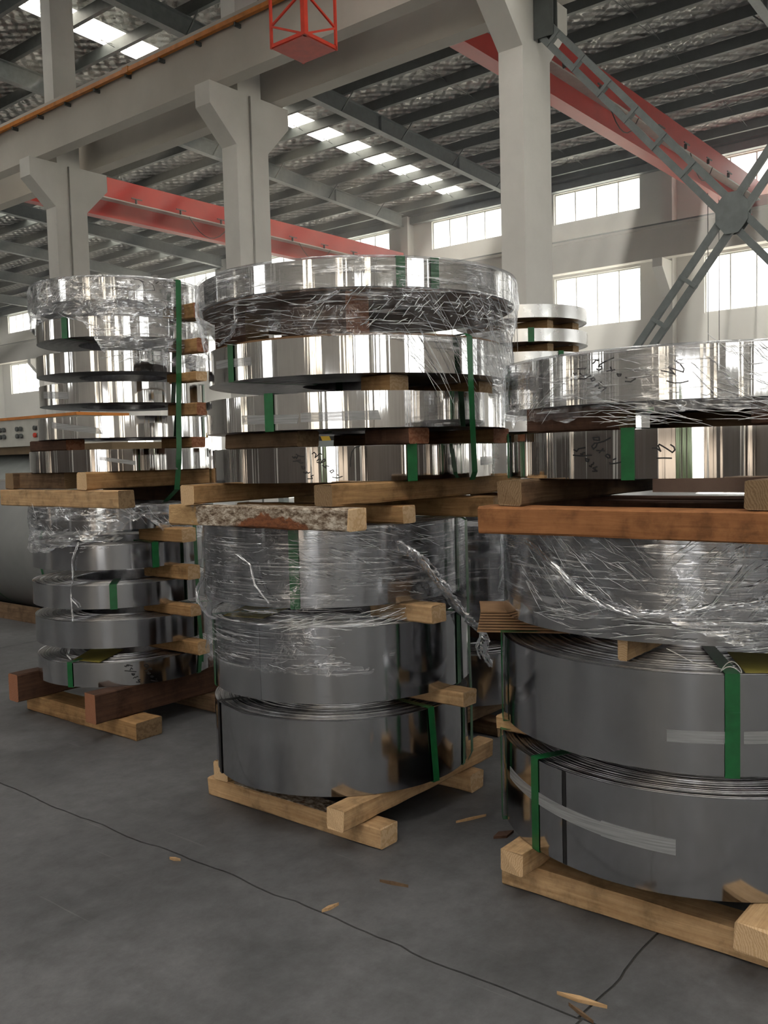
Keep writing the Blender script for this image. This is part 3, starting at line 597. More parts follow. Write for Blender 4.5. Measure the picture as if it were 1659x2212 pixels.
# ------------------------------------------------------------------ steel strip coils
def P3(cx, cy, r, th, z): return (cx + r * math.cos(rad(th)), cy + r * math.sin(rad(th)), z)
ID = 0.255
def coil(label, cx, cy, r, z0, z1, mat, group, seed=0, tele=0.006, rings=16, inner=ID, name='steel_coil'):
    """strip wound into a ring: outer wrap, wound edges with every few laps standing proud, bore"""
    e = empty(name, (cx, cy, z0)); tag(e, label, 'coil', group); rnd = random.Random(seed)
    h = z1 - z0; n = 144; outer = MB(); ed = MB(); c = 0.0018
    top = []; rr = r - 0.004; dr = (r - inner) / (rings * 2)
    zt = h
    top.append((r - 0.0005, h - c)); 
    for k in range(rings):
        d = -rnd.random() * tele
        a = r - 0.001 - k * 2 * dr
        top += [(a - 0.001, h + d), (a - dr * 1.5, h + d - 0.0005), (a - dr * 1.7, h + d - 0.003), (a - dr * 1.95, h + d - 0.003)]
    top.append((inner, h - 0.003))
    def ring(rad_, z): return [(rad_ * math.cos(2 * math.pi * k / n), rad_ * math.sin(2 * math.pi * k / n), z) for k in range(n)]
    def band(mb, pa, pb, sm=True, ur=r):
        A = ring(*pa); B = ring(*pb)
        for k in range(n):
            u0 = 2 * math.pi * ur * k / n; u1 = 2 * math.pi * ur * (k + 1) / n
            mb.quad([A[k], A[(k + 1) % n], B[(k + 1) % n], B[k]], 0, sm, [(u0, pa[1]), (u1, pa[1]), (u1, pb[1]), (u0, pb[1])])
    band(outer, (r, 0.0), (r, h - c)); outer.build('outer_wrap', mat, e, merge=True, fix=False)
    for i in range(len(top) - 1): band(ed, top[i], top[i + 1], False)
    band(ed, (inner, h - 0.003), (inner, 0.0)); 
    bot = [(inner, 0.0)] + [(inner + (r - inner) * k / 10, (0.002 if k % 2 else 0.0)) for k in range(1, 10)] + [(r, 0.0)]
    for i in range(len(bot) - 1): band(ed, bot[i], bot[i + 1], False)
    ed.build('wound_edge', M['edge'], e, merge=False, fix=False)
    e['r'] = r; e['h'] = h; return e
def strap(c, th, w=0.034, slant=0.0, mat='strap', off=0.0035, lo=0.0, hi=None, gapo=0.0):
    """band through the bore and round the face"""
    r = c['r']; h = c['h']; t = 0.0012; hw = w / 2
    path = [(r + off + gapo, -off), (r + off + gapo * 0.6, h * 0.5), (r + off, h + off), (r * 0.8, h + off * .8), (ID - off, h + off), (ID - off, -off)]
    path = path + [path[0]]; b = MB()
    a = rad(th); d = Vector((math.cos(a), math.sin(a), 0)); tn = Vector((-math.sin(a), math.cos(a), 0))
    cxy = sum(p[0] for p in path[:-1]) / 6; cz = sum(p[1] for p in path[:-1]) / 6
    def pt(p, s, o): 
        sl = slant * (p[1] - h / 2) / h if p[0] > r * 0.9 else slant * 0.5
        q = Vector((p[0] - cxy, 0, p[1] - cz)); q = q.normalized() * o
        return d * (p[0] + q.x) + tn * (s * hw + sl) + Vector((0, 0, p[1] + q.z))
    for i in range(len(path) - 1):
        p, q = path[i], path[i + 1]
        b.quad([pt(p, -1, t), pt(p, 1, t), pt(q, 1, t), pt(q, -1, t)]); b.quad([pt(p, 1, 0), pt(p, -1, 0), pt(q, -1, 0), pt(q, 1, 0)])
        b.quad([pt(p, 1, t), pt(p, 1, 0), pt(q, 1, 0), pt(q, 1, t)]); b.quad([pt(p, -1, 0), pt(p, -1, t), pt(q, -1, t), pt(q, -1, 0)])
    return b.build('strap', M[mat], c, fix=True)
def patch(c, name, th0, th1, zc0, zc1, hgt, mat, off=0.0015, ends=0.0, skew=0.0):
    """thin curved plate on the outer face (tape, strip end, buckle); zc* in scene heights"""
    r = c['r']; zb = c.location.z; n = max(3, int(abs(th1 - th0) / 1.5)); b = MB(); G = []
    for i in range(n + 1):
        t = i / n; th = rad(th0 + (th1 - th0) * t); z = zc0 + (zc1 - zc0) * t - zb
        sk = skew * (1 if i == n else 0)
        G.append([(rr * math.cos(th + s * sk), rr * math.sin(th + s * sk), z + s * hgt / 2) for rr in (r + 0.0003, r + off) for s in (-1, 1)])
    V, F_, UV = [], [], []
    for i in range(n + 1):
        V += [G[i][2], G[i][3]]
    def uvp(p, i): return (rad(th0 + (th1 - th0) * i / n) * r, p[2])
    flip = th1 < th0
    for i in range(n):
        f = (2 * i, 2 * i + 2, 2 * i + 3, 2 * i + 1); u = [uvp(V[f[0]], i), uvp(V[f[1]], i + 1), uvp(V[f[2]], i + 1), uvp(V[f[3]], i)]
        if flip: f = f[::-1]; u = u[::-1]
        F_.append(f); UV += u
    ns_ = len(F_)
    def side(q):
        k = len(V); V.extend(q); F_.append(tuple(range(k, k + 4))); UV.extend([(0, 0)] * 4)
    for i in range(n):
        A, B = G[i], G[i + 1]; side([A[1], A[3], B[3], B[1]]); side([A[0], B[0], B[2], A[2]])
    side([G[0][0], G[0][2], G[0][3], G[0][1]]); side([G[-1][0], G[-1][1], G[-1][3], G[-1][2]])
    me = bpy.data.meshes.new(name); me.from_pydata(V, [], F_); me.materials.append(mat)
    ul = me.uv_layers.new(name='UVMap'); ul.data.foreach_set('uv', [x for p in UV for x in p])
    me.polygons.foreach_set('use_smooth', [k < ns_ for k in range(len(F_))]); me.update()
    return link(name, me, c)
def writing(c, strokes, w=0.0038):
    r = c['r'] + 0.0008; zb = c.location.z
    for st in strokes:
        b = MB(); pts = []
        for i in range(len(st) - 1):
            for k in range(3):
                t = k / 3; pts.append((st[i][0] + (st[i + 1][0] - st[i][0]) * t, st[i][1] + (st[i + 1][1] - st[i][1]) * t))
        pts.append(tuple(st[-1])); S = [(rad(t) * r, z - zb) for t, z in pts]
        for i in range(len(S) - 1):
            a, q = Vector(S[i]), Vector(S[i + 1]); d = (q - a)
            if d.length < 1e-6: continue
            d.normalize(); nn = Vector((-d.y, d.x)) * w / 2; a2 = a - d * w * .3; q2 = q + d * w * .3
            C4 = [a2 + nn, q2 + nn, q2 - nn, a2 - nn]
            F = [((r) * math.cos(p.x / r), (r) * math.sin(p.x / r), p.y) for p in C4]; Bk = [((r - .0006) * math.cos(p.x / r), (r - .0006) * math.sin(p.x / r), p.y) for p in C4]
            b.quad(F); b.quad(Bk[::-1])
        if b.f: b.build('ink_stroke', M['ink'], c, merge=False, fix=False)
TXT = {"C4":[[[214.0,1.417],[215.7,1.413],[217.5,1.419]],[[215.7,1.426],[216.1,1.423]],[[213.7,1.433],[213.2,1.441],[214.3,1.445],[214.6,1.44],[213.7,1.433]],[[210.6,1.464],[211.9,1.453]],[[211.5,1.454],[211.8,1.462],[212.9,1.459]],[[208.7,1.476],[210.0,1.472],[211.6,1.48],[211.6,1.488],[210.7,1.484],[210.2,1.474]],[[208.7,1.481],[209.3,1.488],[210.3,1.485]],[[207.1,1.509],[207.8,1.515],[208.5,1.507],[208.1,1.494],[209.9,1.51],[210.5,1.506]],[[205.2,1.413],[206.9,1.413],[206.5,1.423],[207.3,1.426]],[[203.7,1.439],[204.7,1.434],[204.9,1.44],[205.5,1.434],[206.1,1.438]],[[203.1,1.462],[204.3,1.457],[204.0,1.451],[203.4,1.452],[203.1,1.462]],[[200.0,1.482],[201.5,1.482],[202.8,1.474],[203.7,1.475]],[[201.3,1.485],[202.8,1.487]],[[199.8,1.5],[200.4,1.494],[200.7,1.5],[201.3,1.493],[201.8,1.502]],[[201.2,1.509],[202.2,1.502],[204.0,1.499]],[[220.3,1.456],[220.4,1.477],[221.0,1.512],[222.1,1.529],[223.8,1.534]]],"R4":[[[178.5,1.457],[178.6,1.453],[180.3,1.455],[181.6,1.458]],[[179.5,1.466],[180.2,1.469]],[[178.1,1.471],[177.3,1.478],[177.8,1.483],[178.5,1.479],[178.5,1.471]],[[174.8,1.495],[177.0,1.493]],[[175.5,1.488],[176.6,1.5]],[[175.0,1.518],[174.2,1.518],[173.3,1.508],[173.8,1.5],[174.6,1.507],[175.0,1.518],[176.9,1.523],[178.7,1.533]],[[175.5,1.536],[175.6,1.526],[174.0,1.528],[173.7,1.535],[175.5,1.536]],[[173.5,1.431],[174.8,1.431],[173.6,1.441],[174.8,1.445]],[[174.2,1.43],[174.2,1.442]],[[172.5,1.448],[173.1,1.445],[173.2,1.452],[173.6,1.452],[173.8,1.458]],[[171.3,1.471],[172.4,1.468],[172.2,1.461],[171.5,1.463],[171.3,1.471]],[[167.4,1.482],[170.3,1.479],[173.2,1.481]],[[167.6,1.499],[168.5,1.494],[169.2,1.502],[171.2,1.505]],[[169.8,1.486],[170.3,1.483],[170.6,1.489],[171.1,1.489]],[[189.7,1.498],[190.7,1.498],[191.7,1.488],[191.1,1.505],[191.4,1.509],[193.1,1.496],[194.5,1.484],[195.1,1.491],[194.9,1.5],[194.1,1.507]],[[190.8,1.468],[192.6,1.468],[194.3,1.467]]],"R5":[[[183.2,1.702],[184.6,1.7],[185.8,1.708]],[[183.3,1.714],[183.6,1.712]],[[181.0,1.727],[181.6,1.725],[182.1,1.725],[181.9,1.72],[181.3,1.72],[181.0,1.727]],[[178.2,1.738],[179.4,1.739],[180.4,1.74]],[[179.2,1.749],[179.6,1.736]],[[175.3,1.747],[175.9,1.742],[176.8,1.747],[176.7,1.753],[175.8,1.754],[176.3,1.76],[177.9,1.768],[180.1,1.776]],[[174.2,1.765],[174.8,1.77],[175.0,1.775],[175.8,1.772],[175.8,1.777]],[[176.5,1.676],[177.9,1.687],[176.8,1.69],[175.9,1.686]],[[175.9,1.686],[176.0,1.69]],[[174.8,1.693],[175.3,1.698],[175.7,1.697],[175.9,1.704],[176.6,1.705]],[[173.4,1.719],[174.3,1.721],[174.8,1.715],[173.9,1.711],[173.4,1.719]],[[169.6,1.722],[171.7,1.72],[173.5,1.728]],[[170.0,1.739],[171.6,1.725],[172.3,1.734]],[[168.0,1.741],[168.7,1.733],[168.9,1.741]],[[169.5,1.753],[171.9,1.751]],[[192.3,1.727],[193.9,1.722],[195.5,1.714],[194.0,1.736],[195.8,1.727],[197.5,1.719],[197.7,1.728],[196.7,1.745],[195.4,1.755]],[[193.6,1.696],[195.2,1.689],[196.9,1.688],[198.7,1.692]]],"L1":[[[247.9,0.279],[249.5,0.274],[252.2,0.268]],[[251.2,0.282],[251.5,0.28]],[[247.9,0.299],[248.5,0.303],[249.6,0.298],[248.8,0.294],[247.9,0.299]],[[245.9,0.32],[247.8,0.318]],[[246.7,0.328],[246.8,0.314]],[[244.3,0.339],[245.6,0.334],[246.4,0.344],[248.7,0.339],[248.3,0.347],[246.8,0.343]],[[244.2,0.369],[245.4,0.371],[246.9,0.362],[245.7,0.355],[244.6,0.36],[244.2,0.369]],[[239.0,0.279],[241.2,0.276],[240.1,0.289],[241.5,0.291]],[[237.3,0.302],[238.2,0.308],[238.7,0.304],[239.7,0.31],[240.2,0.307]],[[236.5,0.328],[238.3,0.325],[237.7,0.318],[236.8,0.321],[236.5,0.328]],[[232.5,0.348],[235.6,0.343],[239.1,0.337]],[[235.6,0.349],[236.4,0.361],[237.1,0.353]],[[234.0,0.38],[235.4,0.377],[237.0,0.371]],[[232.5,0.374],[233.4,0.37],[233.6,0.378],[234.7,0.373]]],"L11":[[[228.8,2.463],[233.4,2.464],[237.6,2.461]],[[238.2,2.489],[238.5,2.465],[239.6,2.441]],[[231.8,2.443],[233.4,2.452]],[[244.4,2.51],[248.0,2.508],[251.2,2.497]],[[248.5,2.505],[250.3,2.495],[251.1,2.473]],[[246.4,2.468],[247.9,2.479]],[[247.3,2.465],[248.6,2.475]],[[241.8,2.447],[249.6,2.451],[258.1,2.456],[257.3,2.484],[254.6,2.5]],[[259.1,2.495],[261.2,2.507]],[[262.2,2.5],[263.8,2.496],[264.0,2.488],[262.4,2.49]],[[265.0,2.523],[266.7,2.521],[266.1,2.512]],[[268.4,2.527],[269.5,2.516]],[[270.8,2.489],[271.8,2.482],[266.8,2.45]],[[265.1,2.483],[268.1,2.484]]]}

# ---- middle stack
GM = 'coils of the middle stack'
ST, SL, SR = M['steel_top'], M['steel_low'], M['steel_lowr']
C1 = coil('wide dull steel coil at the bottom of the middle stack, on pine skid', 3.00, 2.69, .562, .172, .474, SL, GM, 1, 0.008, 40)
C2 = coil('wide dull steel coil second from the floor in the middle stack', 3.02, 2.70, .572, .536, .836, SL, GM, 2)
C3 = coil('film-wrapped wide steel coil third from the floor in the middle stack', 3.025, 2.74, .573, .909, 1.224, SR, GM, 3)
C4 = coil('mirror steel coil with black handwriting just above the bark beam', 3.145, 2.72, .641, 1.397, 1.537, ST, GM, 4)
C5 = coil('mirror steel coil taped across its strip end, middle stack', 3.175, 2.71, .675, 1.604, 1.746, ST, GM, 5)
C6 = coil('mirror steel coil second from the top of the middle stack', 3.195, 2.71, .673, 1.815, 1.961, ST, GM, 6)
C7 = coil('thin film-wrapped steel coil crowning the middle stack', 3.215, 2.72, .713, 2.141, 2.251, ST, GM, 7)
strap(C1, 261.9, slant=-0.02, gapo=0.004); strap(C1, 288, slant=0.015); strap(C1, 154, mat='strap_black', w=0.03); strap(C2, 280); strap(C2, 150); strap(C3, 206.6, w=0.04); strap(C3, 290)
strap(C4, 242.5, w=0.042); strap(C4, 300); strap(C4, 120); strap(C5, 190.2, w=0.042); strap(C5, 310); strap(C6, 170.2, w=0.04); strap(C6, 62); strap(C7, 233.9, w=0.036); strap(C7, 245.3, w=0.036); strap(C7, 90)
patch(C5, 'strip_end', 201.3, 240, 1.675, 1.675, .1415, ST, 0.0022); patch(C5, 'tape', 177.5, 201.0, 1.652, 1.645, .036, M['tape'], skew=.008); patch(C5, 'tape', 202.0, 228.0, 1.650, 1.652, .036, M['tape'], 0.0035, skew=-.008)
patch(C4, 'tape', 279, 296, 1.462, 1.462, .036, M['tape']); patch(C6, 'tape', 158, 181, 1.892, 1.885, .034, M['tape'])
patch(C2, 'strip_end', 187.0, 160, .686, .686, .2985, SL, 0.0016); writing(C4, TXT['C4'])
# ---- left stack
GL = 'coils of the left stack'
Ls = [('dull steel coil with handwriting at the bottom of the left stack', 3.24, 4.63, .511, .263, .395, SR), ('dull steel coil second from the floor in the left stack', 3.245, 4.645, .511, .473, .625, SL),
      ('steel coil third from the floor in the left stack', 3.245, 4.675, .504, .689, .820, SR), ('steel coil fourth from the floor in the left stack', 3.255, 4.685, .501, .902, 1.038, SR),
      ('film-wrapped steel coil fifth from the floor in the left stack', 3.265, 4.695, .501, 1.119, 1.249, SR), ('mirror steel coil sixth from the floor in the left stack, above skid', 3.295, 4.69, .521, 1.445, 1.567, ST),
      ('mirror steel coil with white tape, fifth from the top of left stack', 3.32, 4.68, .495, 1.631, 1.752, ST), ('mirror steel coil fourth from the top of the left stack', 3.335, 4.69, .485, 1.826, 1.943, ST),
      ('mirror steel coil third from the top of the left stack', 3.34, 4.70, .494, 1.999, 2.113, ST), ('mirror steel coil second from the top of the left stack', 3.35, 4.71, .489, 2.194, 2.306, ST),
      ('film-wrapped steel coil with handwriting on top of the left stack', 3.35, 4.73, .499, 2.395, 2.519, ST)]
L = [coil(*a, GL, 20 + i) for i, a in enumerate(Ls)]
strap(L[0], 197.4); strap(L[0], 286, slant=.02); strap(L[2], 230, w=.04); strap(L[3], 257, w=.04); strap(L[9], 196, w=.04); strap(L[1], 320); strap(L[6], 300); strap(L[7], 305)
patch(L[5], 'strip_end', 223, 190, 1.506, 1.506, .1215, ST, .002); patch(L[5], 'tape', 199.5, 222, 1.512, 1.508, .030, M['tape']); patch(L[5], 'tape', 222, 243, 1.518, 1.487, .022, M['tape'], .004)
patch(L[6], 'strip_end', 199, 165, 1.692, 1.692, .1205, ST, .002); patch(L[6], 'tape', 182, 219.5, 1.712, 1.668, .034, M['tape'], .003, skew=-.02); patch(L[7], 'tape', 168, 196, 1.888, 1.872, .04, M['tape'])
writing(L[0], TXT['L1'], .005); writing(L[10], TXT['L11'], .0032)
# ---- right stack
GR = 'coils of the right stack'
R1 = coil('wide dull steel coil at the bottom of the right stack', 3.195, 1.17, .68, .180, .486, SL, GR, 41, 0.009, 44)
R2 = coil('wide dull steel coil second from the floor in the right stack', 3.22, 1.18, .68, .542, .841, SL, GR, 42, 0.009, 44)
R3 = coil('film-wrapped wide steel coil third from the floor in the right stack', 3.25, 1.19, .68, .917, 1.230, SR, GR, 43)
R4 = coil('mirror steel coil with handwriting above the orange beam', 3.285, 1.19, .68, 1.407, 1.558, ST, GR, 44)
R5 = coil('film-wrapped mirror steel coil on top of the right stack', 3.30, 1.20, .68, 1.641, 1.800, ST, GR, 45)
strap(R1, 153.7, w=.04); strap(R1, 128, off=.012, w=.03); sR2 = strap(R2, 209.3, w=.042); strap(R2, 130, off=.012, w=.03); strap(R4, 183.5, w=.042); strap(R5, 60); strap(R4, 131, w=.03)
patch(R2, 'buckle', 207.6, 211.0, .708, .708, .05, M['strap'], .009).parent = sR2
patch(R1, 'strip_end', 164.7, 132, .333, .333, .304, SL, .002); patch(R1, 'lap_gap', 164.8, 166.0, .333, .333, .304, M['strap_black'], .0008)
patch(R1, 'tape', 137, 177.5, .375, .338, .040, M['tape'], .0035); patch(R1, 'tape', 177.0, 196.0, .340, .327, .046, M['tape'], .0045)
patch(R2, 'tape', 194.0, 208.0, .651, .655, .036, M['tape'], skew=.01); patch(R2, 'tape', 212.0, 232.0, .657, .66, .036, M['tape'], skew=-.01)
writing(R4, TXT['R4'], .0042); writing(R5, TXT['R5'], .004)
# zip tie on the strap of R2
e = empty('zip_tie', P3(3.22, 1.18, .665, 209.3, .845)); tag(e, 'thin white zip tie looped on a strap of the right stack', 'zip tie')
bb = MB(); bb.tube([(0.034 * math.cos(t), 0.028 * math.sin(t) + 0.0, 0.012 + 0.012 * math.sin(t * 2 + 1)) for t in [2 * math.pi * k / 20 for k in range(21)]], 0.0016, 5, cap=False); bb.build('loop', M['zip'], e)
bb = MB(); bb.tube([(-0.03, 0.01, 0.012), (-0.06, 0.09, 0.03), (-0.08, 0.16, 0.066)], 0.0014, 5); bb.build('tail', M['zip'], e)
# ---- second row: stack behind the middle and right stacks
GB = 'coils of the back stack'
B1 = coil('dark steel coil at the bottom of the stack hidden behind the middle one', 4.36, 3.00, .60, .17, .44, SL, GB, 51)
B2 = coil('film-wrapped dark coil on the stack hidden behind the middle one', 4.38, 2.98, .58, .62, 1.12, SR, GB, 52)
strap(B2, 262, w=.04); strap(B1, 265, w=.04); strap(B2, 285, w=.04)
# ---- distant stack between the middle and right ones
GF = 'coils of the distant stack'
AL = M['alu']
FC = (6.20, 3.60)
F = []
for i, (z0, z1, dx) in enumerate(((.20, .62, 0), (.70, 1.12, .02), (1.20, 1.56, 0), (1.64, 1.97, .01), (2.12, 2.215, .0), (2.285, 2.38, .01), (2.455, 2.55, 0.0))):
    lab = ['wide satin coil at the foot of the distant stack', 'wide satin coil second up in the distant stack', 'wide satin coil third up in the distant stack', 'satin coil just below the visible three of the distant stack',
           'satin white coil third from the top of the distant stack', 'satin white coil with green strap second from top of distant stack', 'satin white coil on top of the distant stack by the pillar'][i]
    F.append(coil(lab, FC[0] + dx, FC[1], .50, z0, z1, AL, GF, 60 + i))
strap(F[5], 218, w=.045); strap(F[4], 245, w=.045); strap(F[6], 80); 

# ------------------------------------------------------------------ skids (nailed timber frames)
def skid(label, loc): e = empty('timber_skid', loc); tag(e, label, 'skid'); return e
def T(sk, nm, x0, x1, y0, y1, z0, z1, ax, mt, en, **k):
    l = sk.location; return timber(nm, x0 - l.x, x1 - l.x, y0 - l.y, y1 - l.y, z0 - l.z, z1 - l.z, ax, M[mt + '_' + ax], M[en], sk, **k)
s1 = skid('pale pine skid on the floor under the middle stack', (3.0, 2.65, 0))
T(s1, 'bottom_beam', 2.58, 2.685, 2.14, 3.13, 0, .086, 'y', 'pine', 'end_pine', seed=1); T(s1, 'bottom_beam', 3.26, 3.36, 2.18, 3.15, 0, .086, 'y', 'pine', 'end_pine', seed=2)
T(s1, 'cross_beam', 2.47, 3.52, 2.225, 2.31, .086, .172, 'x', 'pine', 'end_pine', seed=3); T(s1, 'cross_beam', 2.57, 3.52, 2.99, 3.08, .086, .172, 'x', 'tan', 'end_pine', seed=4)
b = MB(); b.box(-.42, -.32, -.25, .40, .0855, .0875); b.build('bark_patch', M['bark'], s1)
s2 = skid('stained brown skid on the floor under the left stack', (3.24, 4.6, 0))
T(s2, 'bottom_beam', 2.86, 3.03, 4.05, 5.14, 0, .10, 'y', 'tan', 'end_old', seed=5); T(s2, 'bottom_beam', 3.46, 3.62, 4.1, 5.1, 0, .10, 'y', 'old', 'end_old', seed=6)
T(s2, 'cross_beam', 2.72, 3.78, 4.99, 5.09, .10, .263, 'x', 'redbrown', 'end_red', seed=7); T(s2, 'cross_beam', 2.72, 3.78, 4.20, 4.30, .10, .263, 'x', 'redbrown', 'end_red', seed=8)
s3 = skid('pale pine skid on the floor under the right stack', (3.2, 1.15, 0))
T(s3, 'bottom_beam', 2.62, 2.75, .36, 1.63, 0, .092, 'y', 'pine', 'end_pine', seed=9); T(s3, 'bottom_beam', 3.5, 3.62, .5, 1.9, 0, .092, 'y', 'pine', 'end_pine', seed=10)
T(s3, 'cross_beam', 2.53, 3.7, 1.49, 1.58, .092, .180, 'x', 'pine', 'end_pine', seed=11, rough=.006); T(s3, 'cross_beam', 2.50, 3.7, .70, .80, .092, .180, 'x', 'pine', 'end_pine', seed=12, rough=.006)
s4 = skid('bark-faced skid between the two halves of the middle stack', (3.0, 2.6, 1.225))
o = T(s4, 'bark_beam', 2.40, 2.50, 2.10, 3.10, 1.226, 1.315, 'y', 'pine', 'end_pine', seed=13, rough=.005); o.data.materials[0] = M['bark']
T(s4, 'bottom_beam', 3.2, 3.3, 2.0, 3.15, 1.226, 1.315, 'y', 'tan', 'end_pine', seed=14)
T(s4, 'cross_beam', 2.37, 3.7, 2.90, 2.98, 1.315, 1.397, 'x', 'tan', 'end_pine', seed=15); T(s4, 'cross_beam', 2.42, 3.75, 2.19, 2.275, 1.315, 1.397, 'x', 'tan', 'end_old', seed=16)
T(s4, 'middle_beam', 2.78, 2.86, 2.15, 3.1, 1.226, 1.30, 'y', 'tan', 'end_pine', seed=17)
s5 = skid('tan timber skid between the two halves of the left stack', (3.3, 4.6, 1.25))
T(s5, 'bottom_beam', 2.80, 2.90, 4.03, 5.22, 1.2505, 1.348, 'y', 'pine', 'end_old', seed=18); T(s5, 'bottom_beam', 3.5, 3.6, 4.05, 5.2, 1.2505, 1.348, 'y', 'redbrown', 'end_old', seed=19)
T(s5, 'cross_beam', 2.82, 3.9, 5.10, 5.19, 1.348, 1.445, 'x', 'old', 'end_old', seed=20); T(s5, 'cross_beam', 2.80, 3.9, 4.31, 4.40, 1.348, 1.445, 'x', 'tan', 'end_pine', seed=21)
T(s5, 'side_board', 2.86, 2.96, 4.62, 5.24, 1.348, 1.445, 'y', 'old', 'end_old', seed=26)
s6 = skid('orange-brown timber skid between the two halves of the right stack', (3.2, 1.1, 1.23))
T(s6, 'bottom_beam', 2.52, 2.63, .25, 1.635, 1.2315, 1.322, 'y', 'orange', 'end_red', seed=22); T(s6, 'bottom_beam', 3.2, 3.3, .4, 1.9, 1.2315, 1.322, 'y', 'redbrown', 'end_red', seed=23)
T(s6, 'cross_beam', 2.55, 3.9, 1.49, 1.575, 1.322, 1.407, 'x', 'old', 'end_old', seed=24); T(s6, 'cross_beam', 2.54, 3.9, .70, .785, 1.322, 1.407, 'x', 'old', 'end_old', seed=25)
T(s6, 'middle_beam', 3.05, 3.15, .5, 1.46, 1.2525, 1.315, 'y', 'redbrown', 'end_old', seed=35)
sB = skid('dark skid under the stack hidden behind the middle one', (4.36, 3.0, 0))
T(sB, 'bottom_beam', 4.0, 4.1, 2.5, 3.5, 0, .085, 'y', 'old', 'end_old', seed=27); T(sB, 'bottom_beam', 4.6, 4.7, 2.5, 3.5, 0, .085, 'y', 'old', 'end_old', seed=28)
T(sB, 'cross_beam', 3.85, 4.9, 2.6, 2.7, .085, .17, 'x', 'old', 'end_old', seed=29); T(sB, 'cross_beam', 3.85, 4.9, 3.3, 3.4, .085, .17, 'x', 'old', 'end_old', seed=30)
sF = skid('skid under the distant stack', (6.2, 3.6, 0))
T(sF, 'bottom_beam', 5.9, 6.0, 3.1, 4.1, 0, .1, 'y', 'old', 'end_old', seed=31); T(sF, 'bottom_beam', 6.4, 6.5, 3.1, 4.1, 0, .1, 'y', 'old', 'end_old', seed=32)
T(sF, 'cross_beam', 5.75, 6.65, 3.3, 3.4, .1, .2, 'x', 'old', 'end_old', seed=33); T(sF, 'cross_beam', 5.75, 6.65, 3.8, 3.9, .1, .2, 'x', 'old', 'end_old', seed=34)

# ------------------------------------------------------------------ loose spacers between coils
GS = 'wooden spacers between coils'
def spacer(label, x0, x1, y0, y1, z0, z1, ax, mt, en, seed=0, **k):
    e = empty('wood_spacer', ((x0 + x1) / 2, (y0 + y1) / 2, z0)); l = e.location
    o = timber('wood_spacer', x0 - l.x, x1 - l.x, y0 - l.y, y1 - l.y, 0, z1 - z0, ax, M[mt + '_' + ax], M[en], seed=seed, rough=.002, **k); bpy.data.objects.remove(e)
    o.location = ((x0 + x1) / 2, (y0 + y1) / 2, z0); tag(o, label, 'spacer', GS); return o
spacer('pine spacer end poking out above the lowest coil of the middle stack', 2.98, 3.075, 2.02, 2.40, .474, .536, 'y', 'pine', 'end_pine', 1)
spacer('pine spacer end poking out under the third coil of the middle stack', 2.82, 2.915, 2.05, 2.36, .836, .909, 'y', 'pine', 'end_pine', 2)
spacer('dark spacer on the handwritten coil of the middle stack, nearer the left', 2.62, 2.745, 2.55, 2.98, 1.537, 1.604, 'y', 'old', 'end_old', 3)
spacer('red-ended spacer block under the taped coil of the middle stack', 2.815, 2.95, 2.14, 2.36, 1.537, 1.604, 'y', 'redbrown', 'end_red', 4)
spacer('rear spacer under the taped coil of the middle stack by long strap', 3.45, 3.58, 2.15, 3.1, 1.537, 1.604, 'y', 'tan', 'end_red', 44)
spacer('pale square spacer on the taped coil of the middle stack', 2.80, 2.92, 2.215, 2.36, 1.746, 1.815, 'y', 'tan', 'end_pine', 5)
spacer('rear pale spacer on the taped coil of the middle stack by long strap', 3.42, 3.53, 2.20, 2.9, 1.746, 1.815, 'y', 'tan', 'end_pine', 6)
spacer('dark timber block under the left side of the topmost middle coil', 2.74, 2.88, 2.96, 3.16, 1.972, 2.132, 'y', 'redbrown', 'end_old', 7)
spacer('brown timber block under the centre of the topmost middle coil', 2.66, 2.80, 2.31, 2.66, 1.972, 2.132, 'y', 'redbrown', 'end_red', 8)
for lab, a in (('spacer end above the bottom coil of the left stack', (3.26, 3.345, 4.0, 4.45, .395, .473)), ('spacer end above the second coil of the left stack', (3.20, 3.275, 3.98, 4.40, .625, .689)),
               ('spacer end above the third coil of the left stack', (3.25, 3.335, 4.05, 4.45, .820, .902)), ('spacer end above the fourth coil of the left stack, behind film', (3.20, 3.30, 4.03, 4.42, 1.038, 1.119))):
    spacer('pine ' + lab, *a, 'y', 'tan', 'end_pine', int(a[4] * 100))
spacer('red-brown spacer on the sixth coil of the left stack, at its left', 2.88, 3.0, 4.62, 5.0, 1.567, 1.631, 'y', 'redbrown', 'end_red', 71)
for lab, a in (('spacer on the sixth coil of the left stack, by the long strap', (3.42, 3.52, 4.18, 4.46, 1.567, 1.631)), ('spacer on the seventh coil of the left stack', (3.40, 3.48, 4.10, 4.36, 1.752, 1.826)),
               ('spacer on the eighth coil of the left stack', (3.37, 3.45, 4.06, 4.32, 1.943, 1.999)), ('spacer on the ninth coil of the left stack', (3.42, 3.5, 4.1, 4.36, 2.113, 2.194)), ('spacer under the topmost coil of the left stack', (3.42, 3.52, 4.12, 4.4, 2.306, 2.395))):
    spacer('reddish ' + lab, *a, 'y', 'tan', 'end_red' if a[4] != 1.943 else 'end_pine', int(a[4] * 100))
spacer('pine spacer corner peeking out above the lowest coil of the right stack', 2.78, 2.90, 1.60, 1.74, .486, .542, 'y', 'pine', 'end_pine', 73)
spacer('spacer inside the right stack above its lowest coil', 3.3, 3.4, .7, 1.7, .486, .542, 'y', 'old', 'end_old', 74)
spacer('pale spacer tip under the third coil of the right stack', 2.62, 2.9, 1.16, 1.195, .841, .917, 'x', 'pine', 'end_pine', 75)
spacer('dark block between the two top coils of the right stack, at left', 2.70, 2.83, 1.22, 1.55, 1.558, 1.641, 'y', 'redbrown', 'end_old', 76)
